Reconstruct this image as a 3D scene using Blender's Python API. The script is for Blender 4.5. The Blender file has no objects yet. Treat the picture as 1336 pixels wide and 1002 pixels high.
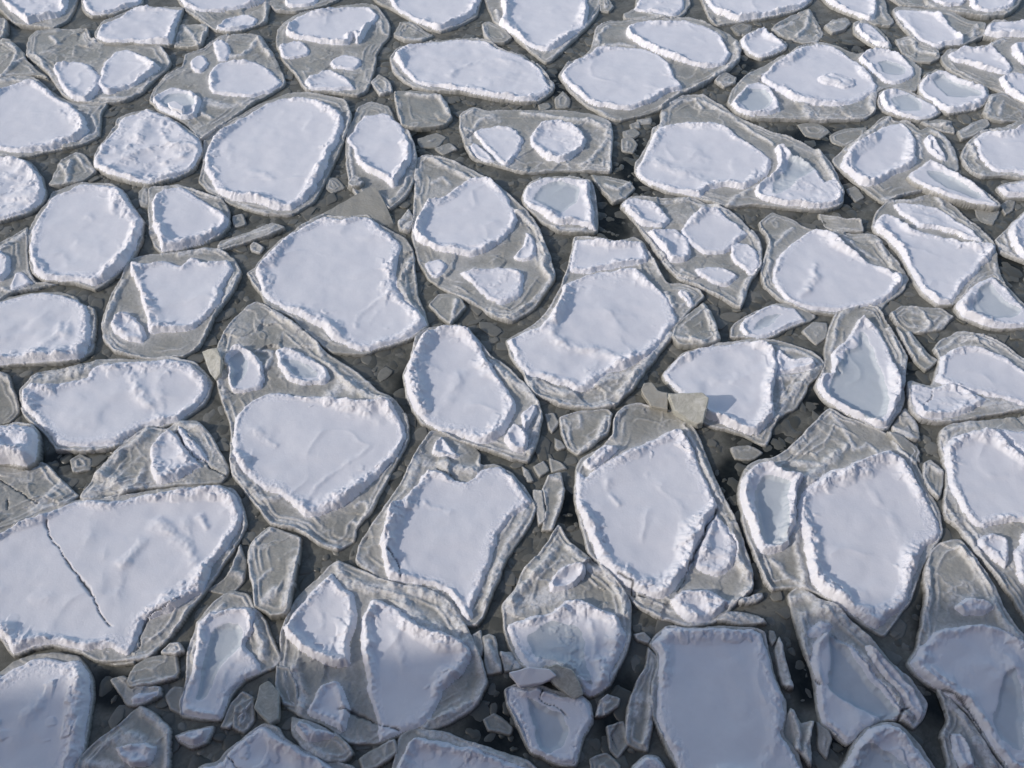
import bpy, math, random
import numpy as np
from mathutils import Vector
R = math.radians
sc = bpy.context.scene
# ------------------------------------------------------------------ camera
PITCH, HFOV, CAMZ = 52.0, 60.0, 10.0
FPX = 668.0 / math.tan(R(HFOV / 2))
cam_d = bpy.data.cameras.new('camera'); cam = bpy.data.objects.new('camera', cam_d)
sc.collection.objects.link(cam); sc.camera = cam
cam.location = (0, 0, CAMZ); cam.rotation_euler = (R(90 - PITCH), 0, 0)
cam_d.sensor_width = 36; cam_d.lens = 18 / math.tan(R(HFOV / 2)); cam_d.clip_end = 3000; cam_d.clip_start = 0.05
SP, CP = math.sin(R(PITCH)), math.cos(R(PITCH))
def ground(px, py, z=0.0):
    """where the pixel's ray meets the horizontal plane at height z"""
    u, v = (px - 668) / FPX, (501 - py) / FPX
    d = (u, CP + v * SP, -SP + v * CP)
    t = (z - CAMZ) / d[2]
    return (d[0] * t, d[1] * t)
TX = [0, 300, 600, 936]; TY = {'A': 0, 'B': 230, 'C': 470, 'D': 702}
def px(s):
    """points noted on enlarged views of the photo -> photo pixels"""
    ox = oy = 0; k = 0.2994; out = []
    for tok in s.split():
        if ',' in tok:
            a, b = tok.split(','); out.append((ox + float(a) * k, oy + float(b) * k))
        else:
            oy = TY[tok[0]]; ox = TX[int(tok[1])]
    return out
def world(s, z=0.0): return np.array([ground(a, b, z) for a, b in px(s)])
# ------------------------------------------------------------------ noise
def _h(ix, iy, seed):
    n = (ix.astype(np.int64) * 374761393 + iy.astype(np.int64) * 668265263 + seed * 1442695041) & 0x7fffffff
    n = ((n ^ (n >> 13)) * 1274126177) & 0x7fffffff
    n = (n ^ (n >> 16)) & 0xffff
    return n / 65535.0
def vn(x, y, seed=0):
    xi, yi = np.floor(x), np.floor(y); fx, fy = x - xi, y - yi
    fx = fx * fx * fx * (fx * (fx * 6 - 15) + 10); fy = fy * fy * fy * (fy * (fy * 6 - 15) + 10)
    a, b = _h(xi, yi, seed), _h(xi + 1, yi, seed); c, d = _h(xi, yi + 1, seed), _h(xi + 1, yi + 1, seed)
    return (a + (b - a) * fx) * (1 - fy) + (c + (d - c) * fx) * fy
def fbm(x, y, seed=0, o=4, g=0.5):
    s = 0; a = 1; t = 0
    for i in range(o):
        s = s + a * (vn(x, y, seed + i * 17) * 2 - 1); t += a; a *= g
        x, y = x * 1.93 + y * 0.41 + 3.1, y * 1.93 - x * 0.41 + 1.7
    return s / t
def lumps(x, y, seed=0):
    """rounded grains: 1 at a grain's middle, 0 at its rim"""
    xi, yi = np.floor(x), np.floor(y); best = np.full(x.shape, 9.0)
    for dx in (-1, 0, 1):
        for dy in (-1, 0, 1):
            cx, cy = xi + dx, yi + dy
            d = (cx + _h(cx, cy, seed) - x) ** 2 + (cy + _h(cx, cy, seed + 7) - y) ** 2
            best = np.minimum(best, d / (0.45 + 0.75 * _h(cx, cy, seed + 13)))
    return np.sqrt(np.clip(1 - best, 0, 1))
def plates(x, y, seed=0):
    """overlapping shards: height of randomly tilted cells, and nearness to a shard's edge"""
    xi, yi = np.floor(x), np.floor(y); b1 = np.full(x.shape, 9.0); b2 = np.full(x.shape, 9.0); h = np.zeros(x.shape)
    for dx in (-1, 0, 1):
        for dy in (-1, 0, 1):
            cx, cy = xi + dx, yi + dy
            ex, ey = x - cx - _h(cx, cy, seed), y - cy - _h(cx, cy, seed + 7)
            d = ex * ex + ey * ey
            hh = (_h(cx, cy, seed + 1) - .5) * 2 * ex + (_h(cx, cy, seed + 2) - .5) * 2 * ey + (_h(cx, cy, seed + 3) - .5) * .5
            n = d < b1; b2 = np.where(n, b1, np.minimum(b2, d)); b1 = np.where(n, d, b1); h = np.where(n, hh, h)
    return h, np.exp(-((np.sqrt(b2) - np.sqrt(b1)) / 0.07) ** 2)
def sst(a, b, x):
    t = np.clip((x - a) / (b - a), 0, 1); return t * t * (3 - 2 * t)
def smooth_poly(p, n=4, closed=True, tk=0.30):
    N = len(p); out = []
    rng = range(N) if closed else range(N - 1)
    for i in rng:
        if closed: p0, p1, p2, p3 = p[i - 1], p[i], p[(i + 1) % N], p[(i + 2) % N]
        else: p0, p1, p2, p3 = p[max(i - 1, 0)], p[i], p[i + 1], p[min(i + 2, N - 1)]
        for k in range(n):
            t = k / n
            m1, m2 = tk * (p2 - p0), tk * (p3 - p1)
            out.append((2*t**3-3*t*t+1)*p1 + (t**3-2*t*t+t)*m1 + (-2*t**3+3*t*t)*p2 + (t**3-t*t)*m2)
    if not closed: out.append(p[-1])
    return np.array(out)
def seg_dist(X, Y, p, closed=True):
    d = np.full(X.shape, 1e9); inside = np.zeros(X.shape, bool); N = len(p)
    for i in range(N if closed else N - 1):
        ax, ay = p[i]; bx, by = p[(i + 1) % N]; ex, ey = bx - ax, by - ay
        L = ex * ex + ey * ey + 1e-12
        t = np.clip(((X - ax) * ex + (Y - ay) * ey) / L, 0, 1)
        d = np.minimum(d, (X - ax - t * ex) ** 2 + (Y - ay - t * ey) ** 2)
        if closed and ay != by:
            c = ((ay > Y) != (by > Y)) & (X < ex * (Y - ay) / (ey if ey else 1e-9) + ax)
            inside ^= c
    d = np.sqrt(d)
    return np.where(inside, -d, d) if closed else d
# ------------------------------------------------------------------ mesh output
def mesh_from(name, V, Q, mat, parent=None, N=None, attrs=None, loc=(0, 0, 0)):
    me = bpy.data.meshes.new(name)
    me.vertices.add(len(V)); me.vertices.foreach_set('co', V.astype(np.float32).ravel())
    nl = Q.shape[1]
    me.loops.add(Q.size); me.loops.foreach_set('vertex_index', Q.astype(np.int32).ravel())
    me.polygons.add(len(Q)); me.polygons.foreach_set('loop_start', np.arange(0, Q.size, nl, dtype=np.int32))
    me.polygons.foreach_set('use_smooth', np.ones(len(Q), bool))
    me.update(calc_edges=True)
    for k, a in (attrs or {}).items():
        at = me.attributes.new(k, 'FLOAT', 'POINT'); at.data.foreach_set('value', a.astype(np.float32).ravel())
    if N is not None: me.normals_split_custom_set_from_vertices(N.tolist())
    me.materials.append(mat)
    o = bpy.data.objects.new(name, me); sc.collection.objects.link(o)
    o.location = loc
    if parent: o.parent = parent
    return o
def tag(o, label=None, cat=None, group=None, kind=None):
    for k, v in (('label', label), ('category', cat), ('group', group), ('kind', kind)):
        if v: o[k] = v
    return o
# ------------------------------------------------------------------ materials
def newmat(name):
    m = bpy.data.materials.new(name); m.use_nodes = True; nt = m.node_tree
    b = nt.nodes['Principled BSDF']; return m, nt, b
def nd(nt, t, **kw):
    n = nt.nodes.new(t)
    for k, v in kw.items():
        if k in n.inputs: n.inputs[k].default_value = v
        else: setattr(n, k, v)
    return n
def noise(nt, scale, detail=5, rough=0.55, dist=0.0, vec=None):
    n = nd(nt, 'ShaderNodeTexNoise'); n.inputs['Scale'].default_value = scale; n.inputs['Detail'].default_value = detail
    n.inputs['Roughness'].default_value = rough; n.inputs['Distortion'].default_value = dist
    if vec is not None: nt.links.new(vec, n.inputs['Vector'])
    return n.outputs['Fac']
def geo(nt): return nd(nt, 'ShaderNodeNewGeometry').outputs['Position']
def ramp(nt, fac, stops):
    r = nd(nt, 'ShaderNodeValToRGB'); e = r.color_ramp.elements
    while len(e) < len(stops): e.new(0.5)
    for el, (p, c) in zip(e, stops):
        el.position = p; el.color = (*c, 1) if len(c) == 3 else c
    nt.links.new(fac, r.inputs['Fac']); return r.outputs['Color']
def mixc(nt, f, a, b):
    m = nd(nt, 'ShaderNodeMix', data_type='RGBA')
    for s, v in ((0, f), (6, a), (7, b)):
        if isinstance(v, (int, float)): m.inputs[s].default_value = v
        elif isinstance(v, tuple): m.inputs[s].default_value = (*v, 1)
        else: nt.links.new(v, m.inputs[s])
    return m.outputs[2]
def mth(nt, op, a, b=0.0, clamp=False):
    m = nd(nt, 'ShaderNodeMath', operation=op, use_clamp=clamp)
    for i, v in ((0, a), (1, b)):
        if isinstance(v, (int, float)): m.inputs[i].default_value = v
        else: nt.links.new(v, m.inputs[i])
    return m.outputs[0]
def bump(nt, bs, h, strength, dist, prev=None):
    b = nd(nt, 'ShaderNodeBump'); b.inputs['Strength'].default_value = strength; b.inputs['Distance'].default_value = dist
    nt.links.new(h, b.inputs['Height'])
    if prev is not None: nt.links.new(prev, b.inputs['Normal'])
    return b.outputs['Normal']
def attr(nt, name):
    a = nd(nt, 'ShaderNodeAttribute'); a.attribute_name = name; return a.outputs['Fac']

def snow_material(name, c1, c2, grain=1.0, rough=0.9):
    m, nt, b = newmat(name); P = geo(nt)
    lo = noise(nt, 0.9, 4, 0.6, 0.3, P)
    col = ramp(nt, lo, [(0.3, c1), (0.7, c2)])
    thin = ramp(nt, noise(nt, 9, 6, 0.65, 0.2, P), [(0.42, (0, 0, 0)), (0.75, (1, 1, 1))])
    col = mixc(nt, mth(nt, 'MULTIPLY', thin, 0.24), col, tuple(x * 0.88 for x in c1))
    col = mixc(nt, attr(nt, 'crack'), col, (0.09, 0.09, 0.085))
    nt.links.new(col, b.inputs['Base Color']); b.inputs['Roughness'].default_value = rough
    b.inputs['Specular IOR Level'].default_value = 0.25
    n1 = bump(nt, b, noise(nt, 11, 6, 0.62, 0.4, P), 0.12 if grain < 1 else 0.45, 0.02)
    n2 = bump(nt, b, noise(nt, 48, 5, 0.7, 0, P), 0.30 if grain < 1 else 1.0, 0.010, n1)
    nt.links.new(n2, b.inputs['Normal']); return m
M = {}
M['snow'] = snow_material('packed_snow', (0.785, 0.785, 0.81), (0.835, 0.835, 0.852), 0.26)
M['rim'] = snow_material('crumbly_snow', (0.82, 0.82, 0.855), (0.90, 0.90, 0.92), 2.2)
M['bare'] = snow_material('pale_blue_ice_or_shade', (0.535, 0.58, 0.605), (0.65, 0.685, 0.705), 0.3, 0.35)
def ice_material():
    m, nt, b = newmat('grey_sea_ice'); P = geo(nt)
    base = ramp(nt, noise(nt, 1.3, 5, 0.6, 0.6, P), [(0.3, (0.285, 0.273, 0.230)), (0.5, (0.355, 0.342, 0.293)), (0.72, (0.42, 0.407, 0.357))])
    sc_ = nd(nt, 'ShaderNodeMapping'); sc_.inputs['Scale'].default_value = (1, 1.25, 1); sc_.inputs['Rotation'].default_value = (0, 0, 0.6)
    nt.links.new(P, sc_.inputs['Vector'])
    streak = ramp(nt, noise(nt, 14, 8, 0.72, 1.2, sc_.outputs[0]), [(0.42, (0, 0, 0)), (0.68, (1, 1, 1))])
    col = mixc(nt, mth(nt, 'MULTIPLY', streak, 0.15), base, (0.56, 0.57, 0.575))
    f = mth(nt, 'MULTIPLY', attr(nt, 'frost'), mth(nt, 'ADD', 0.35, ramp(nt, noise(nt, 26, 5, 0.7, 0.3, P), [(0.35, (0, 0, 0)), (0.6, (1, 1, 1))])), True)
    col = mixc(nt, mth(nt, 'MULTIPLY', f, 0.82), col, (0.76, 0.755, 0.745))
    col = mixc(nt, attr(nt, 'wet'), col, (0.085, 0.088, 0.074))
    col = mixc(nt, attr(nt, 'crack'), col, (0.04, 0.04, 0.035))
    nt.links.new(col, b.inputs['Base Color'])
    nt.links.new(ramp(nt, f, [(0, (0.2,) * 3), (0.8, (0.85,) * 3)]), b.inputs['Roughness'])
    b.inputs['Specular IOR Level'].default_value = 0.5
    n1 = bump(nt, b, noise(nt, 12, 6, 0.6, 1.2, sc_.outputs[0]), 0.45, 0.02)
    n2 = bump(nt, b, noise(nt, 60, 4, 0.7, 0, P), 0.25, 0.005, n1)
    nt.links.new(n2, b.inputs['Normal']); return m
M['ice'] = ice_material()
def clear_material():
    m, nt, b = newmat('clear_yellowish_ice'); P = geo(nt)
    nt.links.new(ramp(nt, noise(nt, 7, 6, 0.65, 2.5, P), [(0.3, (0.50, 0.50, 0.43)), (0.5, (0.66, 0.655, 0.575)), (0.68, (0.86, 0.855, 0.79))]), b.inputs['Base Color'])
    b.inputs['Roughness'].default_value = 0.3; b.inputs['Transmission Weight'].default_value = 0.35; b.inputs['IOR'].default_value = 1.31
    nt.links.new(bump(nt, b, noise(nt, 25, 5, 0.6, 0.5, P), 0.4, 0.01), b.inputs['Normal']); return m
M['clear'] = clear_material()
def water_material():
    m, nt, b = newmat('slushy_sea_water'); P = geo(nt)
    slush = ramp(nt, noise(nt, 2.2, 8, 0.68, 1.0, P), [(0.32, (0.065, 0.064, 0.050)), (0.5, (0.155, 0.149, 0.120)), (0.70, (0.26, 0.25, 0.21))])
    fine = ramp(nt, noise(nt, 13, 5, 0.6, 1.5, P), [(0.4, (0.105, 0.108, 0.094)), (0.65, (0.205, 0.205, 0.184))])
    col = mixc(nt, 0.35, slush, fine)
    dark = ramp(nt, noise(nt, 4, 4, 0.6, 1.0, P), [(0.4, (0.008, 0.010, 0.009)), (0.8, (0.035, 0.038, 0.033))])
    col = mixc(nt, attr(nt, 'open'), col, dark)
    nt.links.new(col, b.inputs['Base Color']); b.inputs['Roughness'].default_value = 0.22; b.inputs['IOR'].default_value = 1.33
    n1 = bump(nt, b, noise(nt, 5, 3, 0.5, 1.0, P), 0.3, 0.02)
    nt.links.new(n1, b.inputs['Normal']); return m
M['water'] = water_material()
def brash_material():
    m, nt, b = newmat('wet_brash_ice'); P = geo(nt)
    oi = nd(nt, 'ShaderNodeAttribute'); oi.attribute_name = 'tone'
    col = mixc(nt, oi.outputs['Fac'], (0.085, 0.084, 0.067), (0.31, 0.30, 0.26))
    col = mixc(nt, ramp(nt, noise(nt, 20, 5, 0.6, 0.5, P), [(0.35, (0, 0, 0)), (0.8, (0.35, 0.35, 0.35))]), col, (0.06, 0.063, 0.055))
    nt.links.new(col, b.inputs['Base Color']); b.inputs['Roughness'].default_value = 0.3
    nt.links.new(bump(nt, b, noise(nt, 20, 3, 0.5, 0, P), 0.2, 0.01), b.inputs['Normal']); return m
M['brash'] = brash_material()
# ------------------------------------------------------------------ floes
QUAL = 1.12
class S:      # a patch of snow on a floe: rim width, rim height, roughness of its middle, thickness
    def __init__(s, pts, w=0.17, h=0.085, b=1.0, t=0.045, pool=None, depth=0.035): s.p, s.w, s.h, s.b, s.t, s.pool, s.depth = pts, w, h, b, t, pool, depth
FLOES = []; PROTO = []
def floe(label, out, snows=(), ridges=(), cracks=(), z=0.0, name='ice_floe', cat='ice floe', group='snow-topped pancake ice floes', frost=0.3, lip=1.0, wet=0.0, q=1.0, shard=1.0, drifts=(), tilt=None):
    seed = len(FLOES) * 101 + 11; rnd = random.Random(seed)
    zb0 = 0.032 + z * 0.8
    P0 = smooth_poly(world(out, zb0), tk=0.24 if snows else 0.12); cx, cy = P0.mean(0)
    FLOES.append((label, P0))
    depth = cy * CP + (CAMZ) * SP
    s = QUAL * q * depth / 887.0
    x0, y0 = P0.min(0) - 0.09; x1, y1 = P0.max(0) + 0.09
    xs, ys = np.arange(x0, x1, s), np.arange(y0, y1, s)
    X, Y = np.meshgrid(xs, ys)
    wx = X + 0.026 * fbm(X * 4, Y * 4, seed, 4, .55); wy = Y + 0.026 * fbm(X * 4 + 9, Y * 4, seed + 3, 4, .55)
    so = seg_dist(wx, wy, P0)
    wx2 = X + 0.045 * fbm(X * 5, Y * 5, seed + 31, 4, .6); wy2 = Y + 0.045 * fbm(X * 5 + 9, Y * 5, seed + 33, 4, .6)
    sd = [seg_dist(wx2, wy2, smooth_poly(world(k.p, zb0 + 0.62 * k.t + 0.25 * k.h))) for k in snows]
    pools = [(None if not k.pool else seg_dist(wx2, wy2, smooth_poly(world(k.pool, zb0 + 0.03)))) for k in snows]
    sd = [np.maximum(f, so + 0.022 + 0.014 * fbm(X * 5, Y * 5, seed + 35, 2)) for f in sd]
    snapped = np.zeros(X.shape, bool)
    def snap(f):
        nonlocal X, Y
        gy, gx = np.gradient(f, s); g = np.sqrt(gx * gx + gy * gy) + 1e-6
        m = (np.abs(f) < 0.48 * s) & ~snapped & (g > 0.3)
        X = np.where(m, X - f * gx / g ** 2, X); Y = np.where(m, Y - f * gy / g ** 2, Y)
        f[m] = 0; snapped[m] = True
    snap(so)
    for f in sd: snap(f)
    for f in pools:
        if f is not None: snap(f)
    ins = -so
    big = fbm(X * 2.2, Y * 2.2, seed + 5, 3); med = fbm(X * 7, Y * 7, seed + 6, 4); fin = fbm(X * 24, Y * 24, seed + 8, 3)
    g1 = lumps(X * 13, Y * 13, seed + 2); g2 = lumps(X * 27, Y * 27, seed + 4)
    ln = np.clip(0.60 + 1.0 * fbm(X * 2.4, Y * 2.4, seed + 9, 3), 0.08, 1.3) * lip
    # the grey ice: a low plate with a thin pale crumbly lip, fainter lines inside it and frosty wrinkles
    l1 = np.exp(-((ins - 0.016) / 0.014) ** 2) * ln
    Z = zb0 + 0.010 * big + 0.007 * med + 0.003 * fin + (0.014 + 0.014 * g2) * l1
    FR = 1.0 * l1
    for j, (o0, wl) in enumerate(((0.085, 0.014), (0.15, 0.018), (0.24, 0.016))):
        off = o0 + 0.05 * fbm(X * 1.8, Y * 1.8, seed + 20 + j, 3)
        l2 = np.exp(-((ins - off) / wl) ** 2) * np.clip(0.15 + 2.6 * fbm(X * 2.2 + 5, Y * 2.2, seed + 25 + j, 2), 0, 1)
        Z = Z + (0.012 + 0.008 * g2) * l2; FR = FR + (0.75 - 0.15 * j) * l2
    wr = 1 - np.abs(fbm(X * 2.6, Y * 2.6, seed + 28, 4, .55)) * 9
    wr = np.clip(wr, 0, 1) ** 1.5 * np.clip(0.2 + 2.2 * fbm(X * 1.3 + 3, Y * 1.3, seed + 29, 2), 0, 1)
    Z = Z + 0.012 * wr; FR = FR + 0.5 * wr
    Z -= 0.008 * sst(0.02, 0.0, ins)
    pw = np.clip(0.35 + 2.2 * fbm(X * 0.9 + 8, Y * 0.9, seed + 37, 2), 0, 1) * shard
    p1_, e1 = plates(wx * 2.6 + big * .5, wy * 2.6 + big * .5, seed + 38)
    p2_, e2 = plates(wx * 6.5 + med * .3, wy * 5.0, seed + 39)
    Z = Z + pw * (0.034 * p1_ + 0.010 * p2_ * (p1_ > 0)); FR = FR + pw * (0.55 * e1 * np.clip(.3 + 2.5 * med, 0, 1) + 0.25 * e2 * (p1_ > 0.05))
    FR = np.clip(FR + frost * (0.18 + 0.9 * big + 0.3 * med) + 0.35 * frost * sst(0.25, 0.04, ins), 0, 1)
    cls = np.zeros(X.shape, int)
    for k, f in zip(snows, sd):                       # frost thinning away from each snow patch
        FR = np.maximum(FR, (0.55 + 0.4 * big) * np.exp(-np.clip(f, 0, 9) / 0.07))
    for r in ridges:
        pts, w, h = (r + (0.045, 0.05))[:3] if isinstance(r, tuple) else (r, 0.045, 0.05)
        d = seg_dist(wx2, wy2, smooth_poly(world(pts, zb0 + 0.05), 4, False), False)
        e = np.exp(-(d / w) ** 2) * np.clip(0.8 + 0.6 * med, 0.2, 1.4)
        Z = Z + 0.75 * h * e * (0.45 + 0.45 * g1 + 0.25 * g2); FR = np.maximum(FR, np.clip(e * 1.5, 0, 1))
    gx_, gy_ = tilt or ((rnd.uniform(-.012, .012), rnd.uniform(-.012, .012)) if snows else (rnd.uniform(-.07, .07), rnd.uniform(-.07, .07)))
    for i, (k, f) in enumerate(zip(snows, sd)):
        t = -f; u = t / k.w
        lowv = fbm(X * 1.3, Y * 1.3, seed + 40 + i, 2)
        var = np.clip(0.74 + 1.7 * lowv + 0.55 * med, 0.04, 1.8)
        wv = np.clip(1.0 + 0.4 * big + 0.9 * lowv, 0.45, 1.8)
        prof = sst(0, 0.42, u) * (1 - sst(0.30, 1.05 * wv, u)) * (t > 0)
        H = 0.48 * k.h
        edge = 1 - sst(0.25, 1.2, u)
        sh = 0.62 * k.t * sst(-0.002, 0.045, t) * (0.9 + 0.4 * (g2 - .3) * edge) + H * prof * var * (0.50 + 0.42 * g1 + 0.24 * g2 + 0.30 * med) + prof * (0.016 * fin + 0.020 * np.abs(fbm(X * 13, Y * 13, seed + 66, 3, .6)) - 0.004)
        spot = lumps(X * 8.5 + 3, Y * 8.5, seed + 45) * (vn(X * 8.5 + 3, Y * 8.5, seed + 46) > 0.66)
        sh = sh + 0.024 * (lowv > 0.0) * spot * np.exp(-((u - 0.8) / 0.55) ** 2) * sst(0.0, 0.03, t) * (k.h > 0.03)
        inner = sst(0.25, 1.3, u)
        mid = k.b * (0.012 * big + 0.007 * fbm(X * 2.4 + Y * 0.9, Y * 3.4 - X * 1.1, seed + 60 + i, 2) + 0.0006 * fin * (1 - inner * 0.5))
        dr = np.clip(1 - np.abs(fbm(X * 0.9, Y * 1.1, seed + 64 + i, 3, .4)) * 6, 0, 1); mid = mid + 0.010 * dr * dr * np.clip(.2 + 2 * big, 0, 1)
        if k.b >= 4.5: mid = mid + 0.055 * lumps(X * 4.2, Y * 4.2, seed + 67) * sst(0.01, 0.14, t)
        if k.b > 1.9:
            bb = fbm(X * 1.9, Y * 1.9, seed + 61, 3, .45); mid = mid + 0.011 * (k.b - 1) * (1 - np.abs(bb) * 3.2) * np.clip(.5 + 2 * lowv, 0, 1) + 0.004 * k.b * g1 * (med > 0.22)
        sh = sh + mid * sst(0.0, 0.08, t) + (0.010 * sst(0.9, 0.0, t / (k.w * 3)) * (t > 0.0))
        for r in drifts:
            dd = seg_dist(wx2, wy2, smooth_poly(world(r[0], zb0 + 0.05), 4, False), False)
            sh = sh + 0.66 * r[2] * np.exp(-(dd / (r[1] * (1.15 + 0.8 * big))) ** 2) * np.clip(0.75 + 0.9 * med + 0.5 * big, 0, 2) * sst(0.01, 0.1, t)
        if pools[i] is not None: sh = sh - 0.7 * k.depth * sst(0.02, -0.06, pools[i]) * (0.9 + 0.25 * big) - 0.0 * t
        Z = np.where(t > 0, np.maximum(Z, zb0 + 0.0) * 0 + zb0 + 0.004 + sh, Z)
    crk = np.zeros(X.shape)
    for c in cracks:
        d = seg_dist(X + 0.03 * fbm(X * 8, Y * 8, seed + 70, 3), Y + 0.03 * fbm(X * 8 + 4, Y * 8, seed + 71, 3), smooth_poly(world(c, zb0 + 0.05), 3, False), False)
        cwid = np.clip(0.45 + 1.1 * fbm(X * 3.5, Y * 3.5, seed + 73, 3), 0.1, 1.3); e = np.exp(-(d / ((0.30 + 0.42 * cwid) * s + 0.010 * cwid * (cwid > .5))) ** 2); Z = Z - 0.03 * e; crk = np.maximum(crk, 0.9 * sst(0.35, 1.0, e))
    Z = Z + (X - cx) * gx_ + (Y - cy) * gy_
    # the side of the plate, down through the water line
    o = np.clip(so, 0, 1)
    Z = np.where(so > 0, Z - sst(0, 0.028, o) * (Z + 0.10) - 0.25 * o, Z)
    wetv = np.clip(0.9 * sst(-0.004, 0.008, so) + wet, 0, 1)
    keep = so < 0.075
    P = np.stack([X, Y, Z], -1)
    dx = np.zeros_like(P); dy = np.zeros_like(P)
    dx[:, 1:-1] = P[:, 2:] - P[:, :-2]; dx[:, 0] = P[:, 1] - P[:, 0]; dx[:, -1] = P[:, -1] - P[:, -2]
    dy[1:-1] = P[2:] - P[:-2]; dy[0] = P[1] - P[0]; dy[-1] = P[-1] - P[-2]
    N = np.cross(dx, dy); N /= np.linalg.norm(N, axis=-1, keepdims=True) + 1e-9
    ny, nx = X.shape; idx = np.arange(ny * nx).reshape(ny, nx)
    Q = np.stack([idx[:-1, :-1], idx[:-1, 1:], idx[1:, 1:], idx[1:, :-1]], -1).reshape(-1, 4)
    kf = keep.ravel()[Q].all(1); Q = Q[kf]
    m = lambda a: a.ravel()[Q].mean(1)
    fc = np.zeros(len(Q), int)
    for i, (k, f) in enumerate(zip(snows, sd)):
        mf = m(f); a = (mf < 0) & (m(so) < 0.0); fc[a] = 10 * (i + 1)
        wv = k.w * (0.85 + 0.35 * m(big))
        if k.w > 0: fc[a & (mf > -wv)] += 1
        if pools[i] is not None: fc[a & (m(pools[i]) < 0)] = 10 * (i + 1) + 2
    base = np.array([cx, cy, 0.0]); Pf = P.reshape(-1, 3) - base; Nf = N.reshape(-1, 3)
    at = {'frost': FR.ravel(), 'wet': wetv.ravel(), 'crack': crk.ravel()}
    def part(sel, nm, mat, parent, loc=(0, 0, 0)):
        q_ = Q[sel]; u, inv = np.unique(q_, return_inverse=True)
        return mesh_from(nm, Pf[u], inv.reshape(-1, 4), mat, parent, Nf[u], {a: b[u] for a, b in at.items()}, loc)
    single = not snows
    if single:
        o = part(fc == 0, name, M['ice'], None, tuple(base)); tag(o, label, cat, group); return o
    root = bpy.data.objects.new(name, None); root.empty_display_size = 0.2; root.location = tuple(base); sc.collection.objects.link(root)
    tag(root, label, cat, group)
    if (fc == 0).sum() > 6: part(fc == 0, 'ice_plate', M['ice'], root)
    for i, k in enumerate(snows):
        c = 10 * (i + 1); a, b_, d = fc == c, fc == c + 1, fc == c + 2
        if a.sum() > 12:
            sp = part(a, 'snow_cover', M['snow'], root)
            if b_.sum(): part(b_, 'snow_rim', M['rim'], sp)
            if d.sum() > 6: part(d, 'bare_ice_or_shade', M['bare'], sp)
        elif b_.sum() + a.sum() > 0:
            sp = part(a | b_, 'snow_cover', M['rim'], root)
            if d.sum() > 6: part(d, 'bare_ice_or_shade', M['bare'], sp)
    return root
def frag(label, out, ridges=(), snows=(), **kw):
    kw.setdefault('name', 'ice_fragment'); kw.setdefault('cat', 'ice fragment'); kw.setdefault('group', 'bare grey ice fragments between the floes')
    kw.setdefault('frost', 0.25); kw.setdefault('lip', 0.75); kw['ridges'] = ridges; kw['snows'] = snows
    return floe(label, out, **kw)
def block(label, top, ztop, zbot=-0.03, lean=(0, 0), name='clear_ice_block', group=None, mat='clear', zvar=None, cat='ice block'):
    """an angular slab standing in the pack: top outline at ztop (metres), its foot shifted by lean"""
    import bmesh
    pts = px(top); n = len(pts)
    zs = zvar or [ztop] * n
    T = [Vector((*ground(a, b, zz), zz)) for (a, b), zz in zip(pts, zs)]
    B = [Vector((t.x + lean[0], t.y + lean[1], zbot)) for t in T]
    c = sum(T, Vector()) / n; c.z = 0
    bm = bmesh.new(); vt = [bm.verts.new(t - c) for t in T]; vb = [bm.verts.new(t - c) for t in B]
    bm.faces.new(vt); bm.faces.new(vb[::-1])
    for i in range(n): bm.faces.new((vt[i], vb[i], vb[(i + 1) % n], vt[(i + 1) % n]))
    bmesh.ops.recalc_face_normals(bm, faces=bm.faces)
    bmesh.ops.bevel(bm, geom=bm.edges[:], offset=0.012, segments=1, affect='EDGES')
    bmesh.ops.triangulate(bm, faces=bm.faces[:]); bmesh.ops.subdivide_edges(bm, edges=bm.edges[:], cuts=4, use_grid_fill=True)
    r = random.Random(len(label))
    from mathutils import noise as mn
    for v in bm.verts:
        p = v.co + c
        v.co += Vector((mn.noise(p * 9), mn.noise(p * 9 + Vector((5, 0, 0))), mn.noise(p * 9 + Vector((0, 7, 0))))) * 0.010
    me = bpy.data.meshes.new(name); bm.to_mesh(me); bm.free()
    for a in ('frost', 'wet', 'crack'): me.attributes.new(a, 'FLOAT', 'POINT')
    me.materials.append(M[mat]); o = bpy.data.objects.new(name, me); sc.collection.objects.link(o); o.location = c
    tag(o, label, cat, group); return o
# ================================================================== the floes, row by row from the far edge
floe('floe cut by the far left corner of the photo, snowy with a crumbly right rim', 'A0 -60,-60 330,-60 325,40 290,90 235,120 170,115 60,100 0,40 -60,0',
     [S('A0 10,-50 280,-50 285,40 240,70 150,85 120,95 60,50 15,15', .15, .10, 2.2)])
frag('low crumpled scrap at the left margin just under the corner floe', 'A0 -60,70 30,85 28,130 10,165 -60,170', ['A0 20,90 25,125 5,160'])
floe('half-cut snowy floe at the far margin, second from the left corner', 'A0 365,-60 600,-60 622,10 580,32 500,62 400,72 358,40', [S('A0 366,-60 600,-60 612,5 560,25 480,52 400,60 368,30', .12, .06)])
floe('small boat-shaped snow floe with a dark shaded right end, below the half-cut floe', 'A0 413,150 440,100 500,75 560,40 620,25 740,28 802,35 780,90 755,192 650,197 580,192 480,190 428,182',
     [S('A0 420,148 445,105 520,72 570,35 640,28 735,30 795,38 762,100 745,187 640,182 500,186 430,170', .16, .10, 1.6)], z=.02)
frag('grey crumpled triangle wedged between the boat-shaped floe and its right neighbour', 'A0 760,110 800,100 912,105 890,182 868,207 758,200', ['A0 800,105 840,150 865,200', 'A0 905,108 875,200'], frost=.3)
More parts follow.
